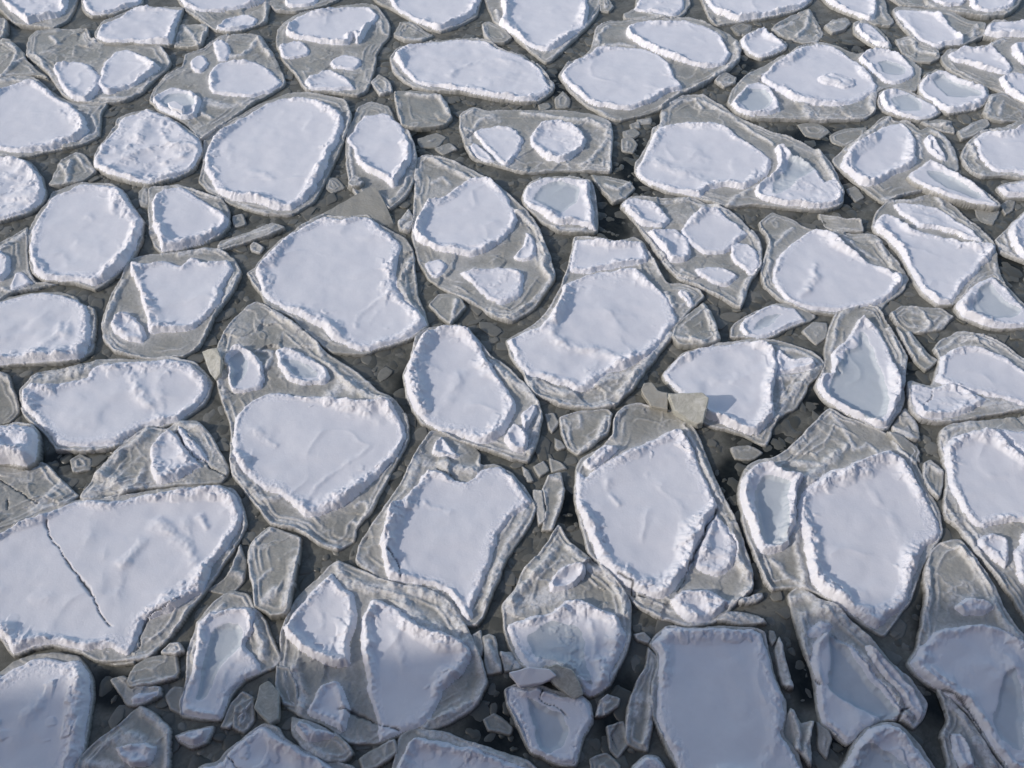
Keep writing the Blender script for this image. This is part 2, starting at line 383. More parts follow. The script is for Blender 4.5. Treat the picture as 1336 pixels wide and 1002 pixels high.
frag('flat dark-grey shelf of young ice at the left margin below the corner scrap', 'A0 -60,185 50,178 105,230 115,262 165,310 215,345 150,330 60,332 0,348 -60,375', ['A0 0,320 60,270 105,245', 'A0 30,185 70,220 40,290'], z=-.01, frost=.15)
floe('wide grey floe carrying two joined snow pans, near the far left', 'A0 115,240 120,165 160,132 240,122 380,125 405,172 600,190 700,202 745,270 730,300 680,342 620,402 540,442 460,452 380,450 310,438 265,405 215,330 150,270',
     [S('A0 230,292 300,265 380,275 432,330 422,400 370,442 320,437 275,390', .13, .06), S('A0 436,325 450,270 500,225 560,212 620,240 700,290 645,330 580,375 470,405 428,372', .15, .08)],
     ['A0 120,230 160,245 225,320', 'A0 220,150 250,180', 'A0 385,130 410,170', ('A0 440,420 560,420 650,350', .05, .03), 'A0 705,205 740,265'], frost=.35)
floe('rounded snow floe cut by the left margin with a wide lip of grey ice', 'A0 -80,370 60,338 150,338 230,400 310,440 400,452 470,452 440,500 432,590 350,632 200,662 80,687 0,672 -80,655',
     [S('A0 -80,420 0,388 90,355 150,345 200,378 240,420 310,452 350,490 384,560 340,602 200,642 60,657 -80,610', .18, .10)], ['A0 400,500 420,560 350,610', 'A0 0,350 60,340 90,345'])
frag('thin folded grey sheet between the left-margin floes and the crumpled white floe', 'A0 215,805 260,700 330,658 370,665 420,745 360,790 260,812', [('A0 330,662 360,700 410,742', .03, .03), 'A0 260,705 300,760', 'A0 300,690 290,790'])
floe('lumpy white floe cut by the left margin, lower of the two there', 'A0 -80,680 60,678 130,700 180,758 206,840 190,882 120,932 0,967 -80,965',
     [S('A0 -80,683 60,685 125,706 172,760 198,838 184,880 112,928 0,958 -80,955', .14, .07, 3.2)], z=.01, drifts=[('A0 -20,780 80,740', .07, .05), ('A0 20,860 120,850', .08, .05), ('A0 60,800 150,790', .05, .04)])
floe('crumpled white floe with no clear rim, left of the big far round floe', 'A0 406,700 430,640 500,550 520,508 640,473 720,498 800,548 872,598 888,662 842,742 760,782 650,808 560,792 470,762 413,732',
     [S('A0 408,697 436,640 506,553 525,513 642,480 720,506 795,553 866,604 878,664 836,732 756,774 650,800 560,786 470,756 416,728', .13, .05, 3.0)], ridges=[], z=.02, drifts=[('A0 520,650 600,600 640,520 740,540', .09, .05), ('A0 700,560 740,630 860,640', .05, .045), ('A0 480,700 560,690 640,650', .06, .03), ('A0 650,700 720,700 800,680', .06, .05), ('A0 600,740 660,770', .09, .05)])
floe('grey floe with scattered snow pans and a square block in the lower left one', 'A0 805,240 880,215 940,170 990,150 1130,153 1200,250 1246,350 1230,382 1100,452 960,552 880,612 800,532 760,512 690,482 652,440 668,390 720,330 790,290',
     [S('A0 920,300 960,270 1080,262 1160,290 1228,350 1200,387 1100,418 1000,410 928,400 905,350', .15, .07), S('A0 665,432 700,395 770,380 850,402 878,440 850,500 780,512 700,482', .13, .08, 1, .04, 'A0 700,440 740,408 820,415 845,445 820,480 750,490', .05),
      S('A0 825,262 880,235 907,270 872,312 836,300', .07, .03), S('A0 930,180 970,172 1000,200 990,255 950,260 935,220', .10, .05, 2)],
     [('A0 1000,235 1060,232 1130,160', .06, .06), ('A0 1130,165 1172,235', .06, .09), 'A0 890,420 870,470 920,510', ('A0 900,430 1000,455 1090,430', .09, .03), 'A0 880,600 960,545 1100,450'], frost=.3)
block('small square snow-dusted block lying in the lower left pan of the scattered grey floe', 'A0 727,446 760,438 800,462 792,482 748,470', .17, .05, name='snow_block', mat='snow')
floe('large smooth egg-shaped white floe in the far left, crumbly all round its rim', 'A1 -115,600 -60,558 0,527 80,478 160,437 250,408 330,403 420,418 500,440 530,500 515,572 470,682 412,802 362,882 270,934 150,932 40,902 -80,842 -138,790 -125,740',
     [S('A1 -106,640 -60,578 0,543 80,492 160,448 240,423 340,423 440,458 492,510 487,570 452,640 425,710 385,790 343,852 270,908 180,898 100,873 0,863 -62,822 -112,730', .19, .10)], ['A1 510,460 520,520 500,590', ('A1 -120,790 0,860 150,920 270,925', .03, .02)], drifts=[('A1 90,740 180,770', .06, .02), ('A1 -20,560 0,700', .10, .015)])
floe('grey-bottomed floe with one long snow pan and two small snow patches, top left of centre', 'A1 203,200 205,130 250,88 300,58 450,28 590,12 640,28 690,88 697,150 642,230 637,280 602,390 552,417 440,402 328,392 290,332 230,262',
     [S('A1 240,130 290,70 450,35 600,25 645,62 612,112 560,185 533,150 518,185 430,185 340,170 260,155', .13, .09), S('A1 438,262 500,235 560,250 574,280 540,302 450,290', .1, .02), S('A1 328,347 400,310 450,307 510,340 548,380 500,387 400,397 340,382', .13, .04),
      S('A1 212,195 300,178 350,208 325,240 230,247', .12, .06, 3)], ['A1 650,90 670,130 690,140', 'A1 230,260 290,330 330,385'])
floe('floe at the far margin, grey in front with one white lump at its tip', 'A0 768,-60 1172,-60 1168,60 1152,102 1060,132 990,143 940,132 880,92 798,35', [S('A0 780,-55 1150,-55 1150,0 1050,30 900,47 808,22', .13, .06), S('A0 940,120 980,80 1060,58 1122,75 1102,110 1030,130 968,138', .14, .07, 3)], ['A0 1148,-20 1160,60 1140,100'])
floe('small sliver of a floe at the far margin beside the grey-fronted one', 'A1 180,-60 480,-60 470,0 380,32 280,52 200,47 176,20', [S('A1 240,-60 392,-60 372,10 300,26 243,15', .1, .06)], ['A1 180,30 280,48 380,28'])
floe('smooth white floe cut by the far margin with a pointed dark-edged near tip', 'A1 600,-60 1092,-60 1087,30 1072,72 1000,112 920,138 850,122 760,72 700,36 645,10', [S('A1 690,-60 1080,-60 1082,20 1052,60 980,102 920,127 860,107 790,77 718,30', .16, .09)], [('A1 940,125 1060,75', .03, .02), 'A1 620,10 700,40'])
frag('small grey fragment with a pale left lip above the long white floe', 'A1 713,152 738,98 790,93 850,130 888,155 840,177 760,177', ['A1 720,160 800,165 850,160'])
frag('bare grey plate with a bright raised edge, just below the long white floe', 'A1 713,395 780,388 900,398 945,440 967,510 930,552 800,562 748,547 728,480', [('A1 775,400 850,408 910,408', .05, .08), ('A1 915,420 945,465 955,490', .05, .06), ('A1 715,400 730,470 748,535', .04, .05)], frost=.12, z=.02)
frag('small lumpy scrap left of the bare grey plate with the bright edge', 'A1 612,360 650,325 700,355 707,400 650,412', ['A1 618,362 660,395 700,390'], frost=.7)
floe('small upright oval floe with a shaded snow basin, right of the large egg-shaped floe', 'A1 502,600 540,500 558,465 620,443 690,463 722,520 772,558 803,620 818,700 792,822 740,882 690,912 640,872 560,867 518,802 506,700',
     [S('A1 508,600 545,548 580,500 680,488 740,528 782,608 794,700 745,760 712,812 660,772 590,742 548,700 542,650', .15, .10)],
     [('A1 520,620 525,720 540,780', .03, .04), 'A1 780,560 805,640 800,720', ('A1 520,790 560,850', .04, .04), 'A1 790,740 740,830 700,870'])
frag('small flat white chip resting on the lower left lip of the upright oval floe', 'A1 513,800 545,765 585,790 570,812 530,815', z=.09, frost=.9, name='ice_chip')
floe('long smooth white floe lying crosswise in the upper middle, its near edge crumbly', 'A1 695,250 738,203 880,178 960,168 1050,163 1120,173 1200,218 1280,238 1352,290 1414,370 1404,402 1350,442 1280,449 1150,432 1000,404 860,394 790,374 712,312',
     [S('A1 716,242 760,200 880,180 960,170 1060,167 1115,177 1185,215 1280,243 1343,288 1395,368 1375,412 1280,440 1150,424 1020,395 880,370 810,362 757,310', .17, .08, 1.4)], [('A1 700,270 760,350 810,372', .03, .02)], drifts=[('A1 960,330 1010,285 1150,250 1240,280', .06, .03), ('A1 1100,340 1250,320', .05, .015)])
block('thin olive-grey sheet of ice sticking out from behind the very large smooth floe', 'B1 330,200 430,145 500,105 600,50 640,48 680,120 715,205 650,260 450,260', .12, -.08, name='clear_ice_sheet', group='thin clear ice sheets', zvar=[.0, .05, .08, .14, .14, .08, .0, -.06, -.06], cat='ice sheet', mat='ice')
floe('smooth white floe cut by the far margin, on a grey V-shaped base', 'A2 110,-60 600,-60 607,50 562,112 480,192 400,262 370,272 330,242 220,152 148,90 118,20', [S('A2 190,-60 530,-60 563,50 543,112 472,172 420,202 380,217 340,212 280,182 200,132 168,100 190,50', .17, .10)], ['A2 160,40 170,90', ('A2 590,60 480,170 400,245', .04, .04)])
frag('little grey rounded fragment left of the V-shaped base', 'A2 96,100 130,88 200,130 230,167 200,187 140,187 108,160', ['A2 100,105 120,160'])
frag('tiny grey scrap near the far margin, right of the V-shaped floe', 'A2 610,-10 650,0 672,25 650,52 607,45')
floe('thin little floe with a ragged strip of snow near the far margin', 'A2 713,60 760,35 780,-25 980,-25 1005,20 962,72 880,77 800,87 720,82', [S('A2 760,35 800,-20 965,-20 975,30 930,66 840,50', .12, .07, 2.5)], ['A2 800,40 900,70'])
floe('broad double floe with two big smooth snow pans side by side, upper right of centre', 'A2 428,325 480,268 550,238 575,200 590,123 640,93 700,88 760,80 850,78 950,72 1000,72 1100,108 1180,148 1228,200 1218,262 1180,302 1060,372 960,412 880,472 800,502 700,528 640,512 540,452 470,382',
     [S('A2 440,322 480,273 560,238 600,205 700,204 800,210 870,235 910,270 940,330 968,377 900,402 830,442 740,472 660,467 560,440 500,390 448,350', .14, .07), S('A2 733,110 800,88 900,88 990,88 1080,113 1140,150 1178,230 1150,272 1080,287 980,267 880,230 790,190 730,150', .15, .09)],
     [('A2 630,190 700,185 760,190', .06, .05), ('A2 1205,180 1210,250 1060,360 960,400 880,460', .045, .07), 'A2 590,190 610,140 650,110', ('A2 440,350 540,440 640,490', .03, .03)], frost=.3)
floe('box-shaped grey floe with two small shell-like snow lumps, upper centre', 'A2 0,500 60,468 130,483 280,478 500,483 580,498 650,528 667,570 662,700 657,747 600,747 480,742 380,747 280,752 150,717 60,692 18,630 -2,550',
     [S('A2 58,570 130,548 200,548 250,568 273,610 242,680 200,723 160,692 108,640', .12, .08), S('A2 40,642 60,620 100,645 150,700 80,692', .07, .03), S('A2 308,600 340,540 420,523 500,540 548,590 543,640 482,690 430,702 370,682 320,642', .15, .07, 2.2)],
     [('A2 270,488 400,500 470,515', .05, .05), ('A2 500,515 580,525 640,548', .07, .09), ('A2 640,560 635,620 580,680 530,715', .05, .06), ('A2 655,560 655,730', .04, .05), ('A2 30,640 70,695 160,725 280,745 400,735', .04, .04), 'A2 10,500 60,475', 'A2 50,560 90,520 150,500'], frost=.45)
floe('small bowl-shaped floe with a steep square right side, below the box-shaped floe', 'B2 268,90 300,28 380,3 450,-2 540,8 572,18 592,80 603,237 520,243 430,238 368,202 288,132',
     [S('B2 271,62 310,23 380,6 450,3 530,13 567,28 578,130 592,222 560,218 500,202 420,198 350,152 288,112', .17, .09, 1, .05, 'B2 330,100 350,50 430,25 520,50 510,110 430,155', .035)], [('B2 400,215 540,225', .05, .03)], z=.03)
frag('grey triangular plate right of the bowl-shaped floe, over dark open water', 'A2 568,760 640,763 735,785 764,815 720,867 665,884 628,840', ['A2 640,800 690,820 740,790'], frost=.2)
floe('large upper-right floe, smooth slanting snow pan left and hollow pale-floored pan right', 'A2 880,470 920,438 980,413 1060,413 1120,448 1200,498 1280,545 1360,575 1430,595 1522,642 1602,692 1642,762 1674,842 1667,892 1622,912 1522,917 1372,902 1272,892 1165,902 1100,882 1020,860 900,835 800,792 763,750 768,700 828,600 838,555 868,540',
     [S('A2 838,580 870,545 950,530 1100,530 1160,550 1240,608 1320,655 1360,700 1335,762 1240,812 1150,802 1080,822 1020,857 900,832 800,782 766,745 788,690 828,620', .17, .09),
      S('A3 250,640 290,638 330,680 380,700 432,735 472,790 510,780 548,850 500,902 350,897 220,872 168,840 178,800 250,750 268,700', .10, .09, 2.6, .04, 'A3 320,680 360,690 430,735 340,790 280,840 235,842 250,790 300,740', .03)],
     [('A2 870,560 890,480', .06, .06), ('A3 440,650 460,700 500,760 540,830', .05, .08), 'A3 40,480 130,550 240,620', 'A3 50,895 80,850 180,800', 'A2 920,440 1040,425 1150,480', ('A2 1020,420 1060,460', .04, .04)], frost=.35, drifts=[('A2 850,695 960,745 1080,790', .08, .04), ('A2 1010,640 1080,690', .1, .01)])
frag('small round grey scrap under the near lip of the broad double floe', 'A2 1108,350 1150,313 1207,330 1202,362 1150,380', ['A2 1120,355 1190,350'])
floe('smooth white floe cut by the far margin, right of the broad double floe', 'A3 -70,-60 412,-60 407,10 352,47 250,72 150,87 0,107 -32,82 -62,20', [S('A3 -50,-60 400,-60 392,15 310,42 200,67 100,82 0,52 -42,10', .15, .08)])
frag('fan-shaped grey plate below the far-margin floe, between a small white floe and dark water', 'A3 233,130 330,68 400,43 430,80 467,140 440,177 370,182 290,160', ['A3 400,50 385,110 350,150', ('A3 240,130 330,95', .04, .02)], frost=.3)
floe('tiny white cup-shaped floe off the right end of the broad double floe', 'A3 96,175 130,143 200,118 230,148 307,190 302,212 250,237 190,258 138,242 103,205', [S('A3 99,175 132,146 200,122 230,150 302,190 296,210 248,233 190,252 140,238 107,205', .12, .09)])
frag('half-sunk grey scrap beside the tiny cup-shaped floe', 'A3 58,120 100,95 152,110 142,147 90,162', z=-.04, frost=0, wet=.35)
frag('small grey pebble-like fragment in the gap at the far right, snow on one edge', 'A3 468,115 500,83 560,73 582,100 550,132 500,147', ['A3 510,95 560,85'], frost=.3)
floe('narrow white floe cut by the far margin with a grey near end', 'A3 418,-60 700,-60 742,50 772,90 750,112 680,107 600,72 498,30', [S('A3 440,-60 660,-60 697,40 682,77 640,82 560,57 478,20', .13, .08)], ['A3 710,20 740,80'])
floe('small leaning wedge floe with a snow streak, far right near the margin', 'A3 593,100 640,86 690,108 742,160 764,207 740,217 680,202 620,162 595,140', [S('A3 605,110 650,98 690,118 737,170 747,205 690,190 630,150', .1, .08, 2.5)])
floe('pointed lens-shaped white floe in the far right with a grey right wing', 'A3 763,45 800,28 900,38 1000,43 1100,88 1167,98 1162,152 1080,192 1000,202 950,222 900,202 838,152 788,100', [S('A3 770,50 800,34 900,44 970,60 1020,108 1082,180 1020,197 940,197 870,157 808,92', .14, .09)], ['A3 1130,100 1120,150'])
frag('dark grey angular plate below the lens-shaped floe', 'A3 778,168 850,158 900,198 960,218 970,255 930,272 850,262 800,222', ['A3 850,165 880,210 950,230'])
floe('low floe cut by the far right margin with two thin snow patches', 'A3 720,-60 1322,-60 1312,20 1250,62 1150,67 1050,52 950,32 800,20', [S('A3 1090,-55 1300,-55 1292,20 1200,47 1120,32', .13, .08), S('A3 900,-45 1075,-45 1070,10 980,16', .1, .05)], frost=.5)
floe('rough white strip of a floe at the right margin, under the far corner', 'A3 1168,120 1200,88 1300,88 1440,66 1440,165 1300,167 1220,167 1163,155', [S('A3 1172,120 1202,92 1300,92 1440,72 1440,158 1300,160 1220,160 1170,152', .1, .08, 4)])
floe('big grey floe at the right margin carrying three snow pans', 'A3 973,250 1010,213 1100,208 1180,198 1240,163 1400,168 1470,300 1460,490 1336,452 1220,392 1100,352 1020,312 983,280',
     [S('A3 1010,235 1060,205 1150,210 1190,193 1240,240 1292,290 1270,312 1180,302 1100,277 1030,260', .13, .09), S('A3 1230,330 1300,315 1440,328 1440,470 1336,442 1258,390', .14, .08), S('A3 1283,200 1320,178 1440,173 1440,285 1336,272 1298,240', .14, .08)], ['A3 1200,190 1250,168'])
floe('wide upper-right floe whose round pan holds a heap of lumps, with two small bowls', 'A3 45,450 58,400 118,338 200,288 290,238 370,198 450,183 510,193 600,228 700,213 780,228 850,258 892,300 882,350 860,395 760,380 700,400 690,485 640,517 500,527 300,522 150,517 80,492',
     [S('A3 188,330 230,290 300,240 360,205 450,188 520,205 590,248 650,298 704,370 680,402 600,442 540,457 420,452 330,432 230,370', .19, .10), S('A3 618,250 650,218 720,213 800,235 852,280 862,320 800,352 730,352 690,312 650,280', .14, .09, 1, .05, 'A3 700,270 740,258 820,290 815,315 770,322 730,315', .05),
      S('A3 55,460 100,398 130,368 180,358 230,383 267,440 272,480 230,497 150,502 88,490', .12, .08, 1, .04, 'A3 90,440 130,395 200,390 240,440 200,480 150,490', .05), S('A3 440,330 480,308 540,320 600,345 605,370 560,385 500,370 450,355', .06, .07, 5, .08)],
     [('A3 690,400 670,440 690,480', .06, .07), ('A3 380,455 400,500', .09, .05)], frost=.35)
floe('small wedge-shaped floe tucked against the near right end of the heap-bearing floe', 'A3 703,405 732,383 820,388 880,418 940,448 974,490 940,517 880,527 800,512 720,482 700,450', [S('A3 706,412 742,393 820,393 870,418 940,453 970,490 930,517 870,522 790,497 730,460', .11, .08, 1, .04, 'A3 760,430 830,410 890,450 880,480 800,480', .03)])
floe('small rounded white bowl floe right of the heap-bearing floe', 'A3 873,370 900,328 950,298 1000,308 1080,348 1170,373 1187,420 1160,462 1100,482 1010,497 940,462 878,410', [S('A3 878,370 905,330 960,308 1020,323 1090,358 1167,378 1178,420 1142,457 1060,477 1000,487 948,452 888,400', .14, .08, 1, .05, 'A3 940,350 980,330 1060,370 1140,400 1140,415 1070,422 1000,415', .045)])
frag('crumpled grey plate at the right margin between a white bowl floe and a snowy floe', 'A3 1153,490 1190,418 1240,408 1320,448 1440,480 1440,512 1250,527 1178,517', ['A3 1195,425 1180,490', 'A3 1230,490 1250,450'], frost=.3)
frag('grey oblong fragment with a pale rim, below the white bowl floe', 'A3 1043,570 1120,528 1175,513 1192,540 1120,592 1060,607', [('A3 1050,575 1120,535', .03, .03)])
frag('dull flat fragment just left of the grey oblong one', 'A3 883,530 960,518 1020,528 1037,580 960,562', ['A3 900,530 1015,535'])
floe('floe with a steep-edged squarish snow pan and a curled snow strip, upper right', 'A3 503,690 560,640 640,578 710,520 752,507 772,532 830,528 880,563 930,553 990,588 1042,670 1052,740 1000,762 900,832 800,852 720,882 640,822 560,762 513,720',
     [S('A3 538,700 580,638 660,588 740,543 800,533 852,570 870,630 862,715 770,752 710,792 660,807 600,782 550,745', .16, .09, 1.2), S('A3 903,600 930,583 980,650 1002,690 960,682 918,650', .08, .08, 2)], [('A3 560,650 650,580 750,515', .035, .06), 'A3 880,580 890,680', 'A3 940,560 1000,600 1040,690', 'A3 730,860 900,820'], frost=.35)
floe('long narrow white wedge floe pointing down to the right, right side', 'A3 823,770 920,698 960,708 1030,748 1130,808 1238,892 1200,907 1120,892 1000,862 900,822', [S('A3 827,768 918,702 960,712 1030,752 1130,813 1228,890 1195,900 1120,885 1000,855 902,815', .10, .07, 1, .05, 'A3 905,745 980,755 1060,800 1150,855 1120,865 1000,820', .03)], z=.07)
floe('white floe at the right margin with a wide grey left lip, upper right', 'A3 1058,680 1098,610 1150,568 1240,553 1330,518 1440,495 1440,800 1336,782 1240,767 1150,772 1078,720', [S('A3 1123,600 1180,568 1250,573 1336,538 1440,515 1440,765 1300,747 1220,742 1150,682', .15, .09)], ['A3 1075,690 1110,740 1160,750', 'A3 1100,620 1130,680'], frost=.4)
floe('small rounded white cake at the right margin under the wide-lipped floe', 'A3 1213,820 1250,798 1336,788 1440,800 1440,875 1336,867 1250,862', [S('A3 1216,820 1252,802 1336,792 1440,804 1440,868 1336,862 1252,856', .12, .07, 2.5)])
frag('dim half-sunk scrap below the small rounded white cake', 'B3 1230,125 1260,105 1300,105 1290,150 1250,172', z=-.045, frost=0, wet=.3)
# ------------------------------------------------------------------ second band
floe('grey floe with broken snow crumbs at the left margin', 'B0 -70,330 60,260 118,222 123,300 130,400 160,455 250,472 200,482 80,502 0,542 -70,570', [S('B0 -60,330 0,320 45,350 42,400 10,450 -60,440', .09, .07, 4), S('B0 40,482 60,420 92,413 132,460 60,487', .06, .06, 4)], [('B0 0,480 80,495 200,475', .035, .04), 'B0 0,310 120,228'])
floe('round smooth white floe with a thick even rim, left side', 'B0 118,260 138,200 200,108 230,68 350,23 480,28 540,58 590,138 627,190 622,262 592,342 542,402 470,462 420,493 330,468 200,462 138,422 123,340',
     [S('B0 124,280 135,218 165,168 220,90 350,28 440,28 520,48 572,118 622,200 602,272 562,362 502,422 422,468 330,458 200,452 148,412 128,350', .20, .11)], drifts=[('B0 490,60 500,150', .05, .03), ('B0 260,330 300,390', .06, .015), ('B0 390,170 430,200', .05, .015)])
floe('small white floe with a hollow and a heaped ridge, right of the round smooth floe', 'B0 648,60 720,43 780,38 900,78 970,98 1000,148 1005,210 960,262 860,302 770,328 710,337 668,300 648,240',
     [S('B0 663,90 700,58 780,42 850,78 920,118 982,160 1000,210 952,257 860,297 770,320 715,327 678,260 658,200 663,140', .17, .11)], [('B0 860,60 960,90', .03, .05)])
floe('squarish grey floe with a four-sided snow pan and a small white lump beside it', 'B0 558,370 640,343 780,333 860,318 890,310 960,318 1020,358 1050,420 1012,512 942,602 902,682 862,747 800,787 700,797 600,792 498,762 448,710 443,640 478,530 528,440',
     [S('B0 563,375 640,378 720,363 790,388 830,348 900,373 990,358 1012,400 982,460 952,542 902,602 832,657 740,672 650,672 633,600 608,520 578,430', .16, .09, 1, .05), S('B0 483,640 510,598 560,588 612,640 642,690 620,717 560,707 498,680', .13, .08, 3)],
     [('B0 535,445 480,560 450,650', .04, .06), ('B0 780,335 900,315 985,330', .05, .06), ('B0 1035,420 940,590 890,690 850,750', .04, .05), ('B0 450,690 500,745 600,780', .04, .04)], frost=.35)
floe('white floe cut by the left margin, tall right rim, below the round smooth floe', 'B0 -80,540 60,518 150,503 250,498 320,518 370,558 412,580 417,660 402,762 350,802 250,817 120,822 0,830 -80,850', [S('B0 -80,560 0,538 100,508 200,502 290,513 360,548 388,600 388,690 362,770 310,802 200,812 100,820 0,822 -80,835', .19, .10, 1.8)], drifts=[('B0 200,720 260,680 270,640', .06, .04), ('B0 300,600 290,700', .05, .03)])
frag('long pale grey sliver of ice lying crosswise in a channel, left of centre', 'B0 943,312 960,273 1060,248 1190,203 1242,225 1180,257 1060,292 960,320', [('B0 950,290 1060,255 1190,212', .03, .03)], frost=.35, z=.02)
frag('tiny round grey disk below the long grey sliver', 'B0 1088,300 1110,283 1150,310 1135,335 1095,325', z=-.02)
floe('very large smooth white floe left of the centre, split rim along its right side', 'B1 75,420 108,400 123,370 180,308 270,238 330,203 400,168 500,173 600,163 640,198 700,233 762,268 802,328 804,400 823,520 853,600 865,650 802,702 700,742 580,778 450,768 380,722 330,682 260,612 170,572 108,480',
     [S('B1 113,400 150,350 230,268 320,208 400,176 500,178 600,168 650,208 738,278 744,310 724,400 724,470 762,530 832,590 861,650 762,702 600,757 520,737 450,702 380,642 300,602 200,552 138,500', .20, .12)],
     [('B1 790,355 765,400 735,460', .05, .09), ('B1 740,475 790,560 835,615', .05, .09), ('B1 85,425 120,490', .03, .03), ('B1 800,340 815,470', .03, .03)], drifts=[('B1 545,655 560,610 600,570 700,500', .03, .018), ('B1 600,640 640,590', .05, .015), ('B1 380,600 480,640', .07, .02)])
floe('large two-tiered floe, heart-like snow pan in front and two small bowls behind', 'C1 -57,-62 0,-148 60,-220 120,-252 200,-212 300,-142 400,-52 450,-12 560,58 640,128 702,158 773,240 778,340 743,420 693,512 623,652 553,732 543,782 470,828 380,802 280,732 180,712 118,640 58,560 3,490 3,400 0,280 -42,180 -57,60',
     [S('C1 13,270 60,198 130,148 200,138 350,148 450,153 600,173 690,168 742,238 769,330 703,442 602,532 522,602 422,652 330,673 280,632 180,562 98,520 18,430 8,350', .17, .12),
      S('B0 973,790 1010,743 1060,738 1122,780 1153,850 1132,912 1080,932 1010,930', .11, .09, 1, .04, 'B0 1000,800 1050,770 1080,810 1060,880 1020,920', .04), S('B1 203,760 260,748 350,788 422,830 433,870 402,902 330,907 250,882 208,830', .12, .06, 1, .035, 'B1 230,810 290,800 380,850 380,875 280,870', .035)],
     [('B1 190,590 300,665 380,730 420,800 520,900 600,950 700,970', .045, .07), ('C1 0,420 30,500 60,540', .06, .06), ('C1 130,640 170,700 280,725 380,780 460,815', .035, .05), ('C1 690,500 600,660 545,740', .04, .04), ('C1 540,620 580,600 600,640 560,700 535,690', .025, .03), 'C1 100,560 150,600 200,590', 'B0 950,750 960,860 975,960', ('B1 430,960 480,900 540,910', .12, .03), ('B0 1130,750 1180,760 1160,830', .04, .04)], frost=.4, drifts=[('C1 340,600 380,540 430,500 600,380', .03, .016), ('C1 90,290 150,330 200,360', .07, .03), ('C1 520,240 600,215 650,260', .05, .02)])
floe('tall grey floe with a round snow pan above and a saddle-shaped lump below', 'B1 802,-60 812,-78 852,-98 950,-78 1040,-38 1092,-8 1150,20 1232,90 1302,160 1352,240 1392,330 1418,440 1382,502 1320,582 1230,634 1150,612 1050,547 950,502 868,450 818,360 798,280 792,230 803,100',
     [S('B1 793,222 820,168 838,130 850,105 920,90 980,50 1010,20 1070,-2 1140,8 1182,48 1232,128 1248,190 1202,262 1130,312 1050,342 950,328 850,292 803,250', .16, .10), S('B1 998,420 1060,400 1150,393 1250,403 1278,430 1262,520 1180,557 1120,522 1050,460', .16, .08, 2.4),
      S('B1 1288,240 1342,300 1322,360 1260,367 1238,350 1278,300', .1, .05, 2), S('B1 848,380 908,355 942,390 912,432 868,420', .06, .03, 4)],
     [('B2 225,130 330,220 372,340 362,400 398,440', .055, .09), ('B2 210,612 260,590 290,560', .05, .08), ('B2 290,560 400,455', .035, .04), ('B1 860,-90 960,-40 1040,0', .05, .07), ('B1 812,-40 815,80', .04, .05), ('B1 1000,515 1150,600', .04, .03), ('B1 880,20 930,0 960,25', .05, .05)], frost=.55)
frag('clear grey triangular shard creased down the middle, above the small central oval floe', 'B1 868,560 910,508 990,508 1032,570 960,648', [('B1 985,530 960,640', .03, .04)], frost=.15)
frag('crumpled little grey scrap between the very large floe and the tall grey floe', 'B1 728,200 780,140 802,190 780,242 740,232', ['B1 740,210 785,150', 'B1 760,230 790,195'], frost=.5)
floe('large bell-shaped floe in the middle with a stepped drift and a separate far snow strip', 'B2 498,265 600,268 680,278 760,263 802,288 843,370 903,460 962,468 1042,498 1063,530 1002,592 942,652 932,702 872,772 802,862 742,942 680,1002 600,1014 550,1015 430,995 330,955 288,912 278,860 228,800 202,710 300,658 380,588 430,488 468,400 488,320',
     [S('B2 208,715 270,678 360,638 430,538 450,470 540,428 700,403 772,400 822,440 902,520 944,610 932,650 872,722 822,790 720,832 620,872 542,932 430,902 288,857 238,780', .17, .09, 1.3), S('B2 493,278 560,268 680,288 790,283 812,330 812,370 680,392 560,412 480,407 473,370', .13, .10),
      S('B2 955,505 985,500 1022,550 1000,565', .05, .05, 2)],
     [('B2 920,680 820,800 740,900 700,950', .06, .09), ('B2 285,870 330,930 430,975 550,1000 670,985', .035, .05), ('B2 900,500 930,560', .05, .06), ('B2 830,330 870,420', .05, .05), ('B2 330,900 400,930 500,940', .07, .04), ('B2 560,920 640,880 740,850', .07, .05), ('B2 480,330 460,430 420,500', .03, .04)], frost=.4, drifts=[('B2 430,570 400,650 412,700 490,750 620,765 725,832', .07, .06), ('B2 600,810 560,860 550,920', .05, .02), ('B2 650,590 760,610', .08, .012)])
frag('grey triangular slab leaning against the right side of the bell-shaped floe', 'B2 923,700 940,648 1062,538 1102,590 1133,712 1060,742 960,732', [('B2 1065,545 1105,620 1120,705', .03, .04), 'B2 950,690 1060,715'], z=.06, frost=.25)
floe('diamond-shaped grey floe crowded with five pale snow patches, right of centre', 'B2 698,130 740,88 800,86 900,93 1000,93 1060,108 1170,148 1240,198 1302,260 1323,320 1313,400 1272,452 1225,574 1150,532 1040,482 950,442 880,372 828,290 778,220 728,160',
     [S('B2 700,120 760,93 830,108 890,148 913,190 890,217 800,212 748,170', .12, .04, 1.5), S('B2 968,230 1000,178 1060,138 1130,138 1170,178 1258,240 1202,292 1130,332 1050,322 998,280', .15, .07),
      S('B2 818,240 870,233 950,228 1003,280 1003,355 920,362 868,300', .13, .07, 2), S('B2 1178,300 1250,288 1303,330 1311,390 1270,422 1200,370', .13, .05, 2), S('B2 1023,400 1080,386 1150,398 1213,430 1180,472 1090,457', .13, .05)],
     [('B2 740,170 790,235 850,300 920,380', .04, .05), ('B2 1250,215 1310,290 1310,400 1260,440 1220,560', .04, .05), ('B2 900,100 1000,100 1060,125', .04, .04), ('B2 960,445 1060,480 1200,555', .03, .04), ('B2 1120,115 1160,150', .06, .07)], frost=.55)
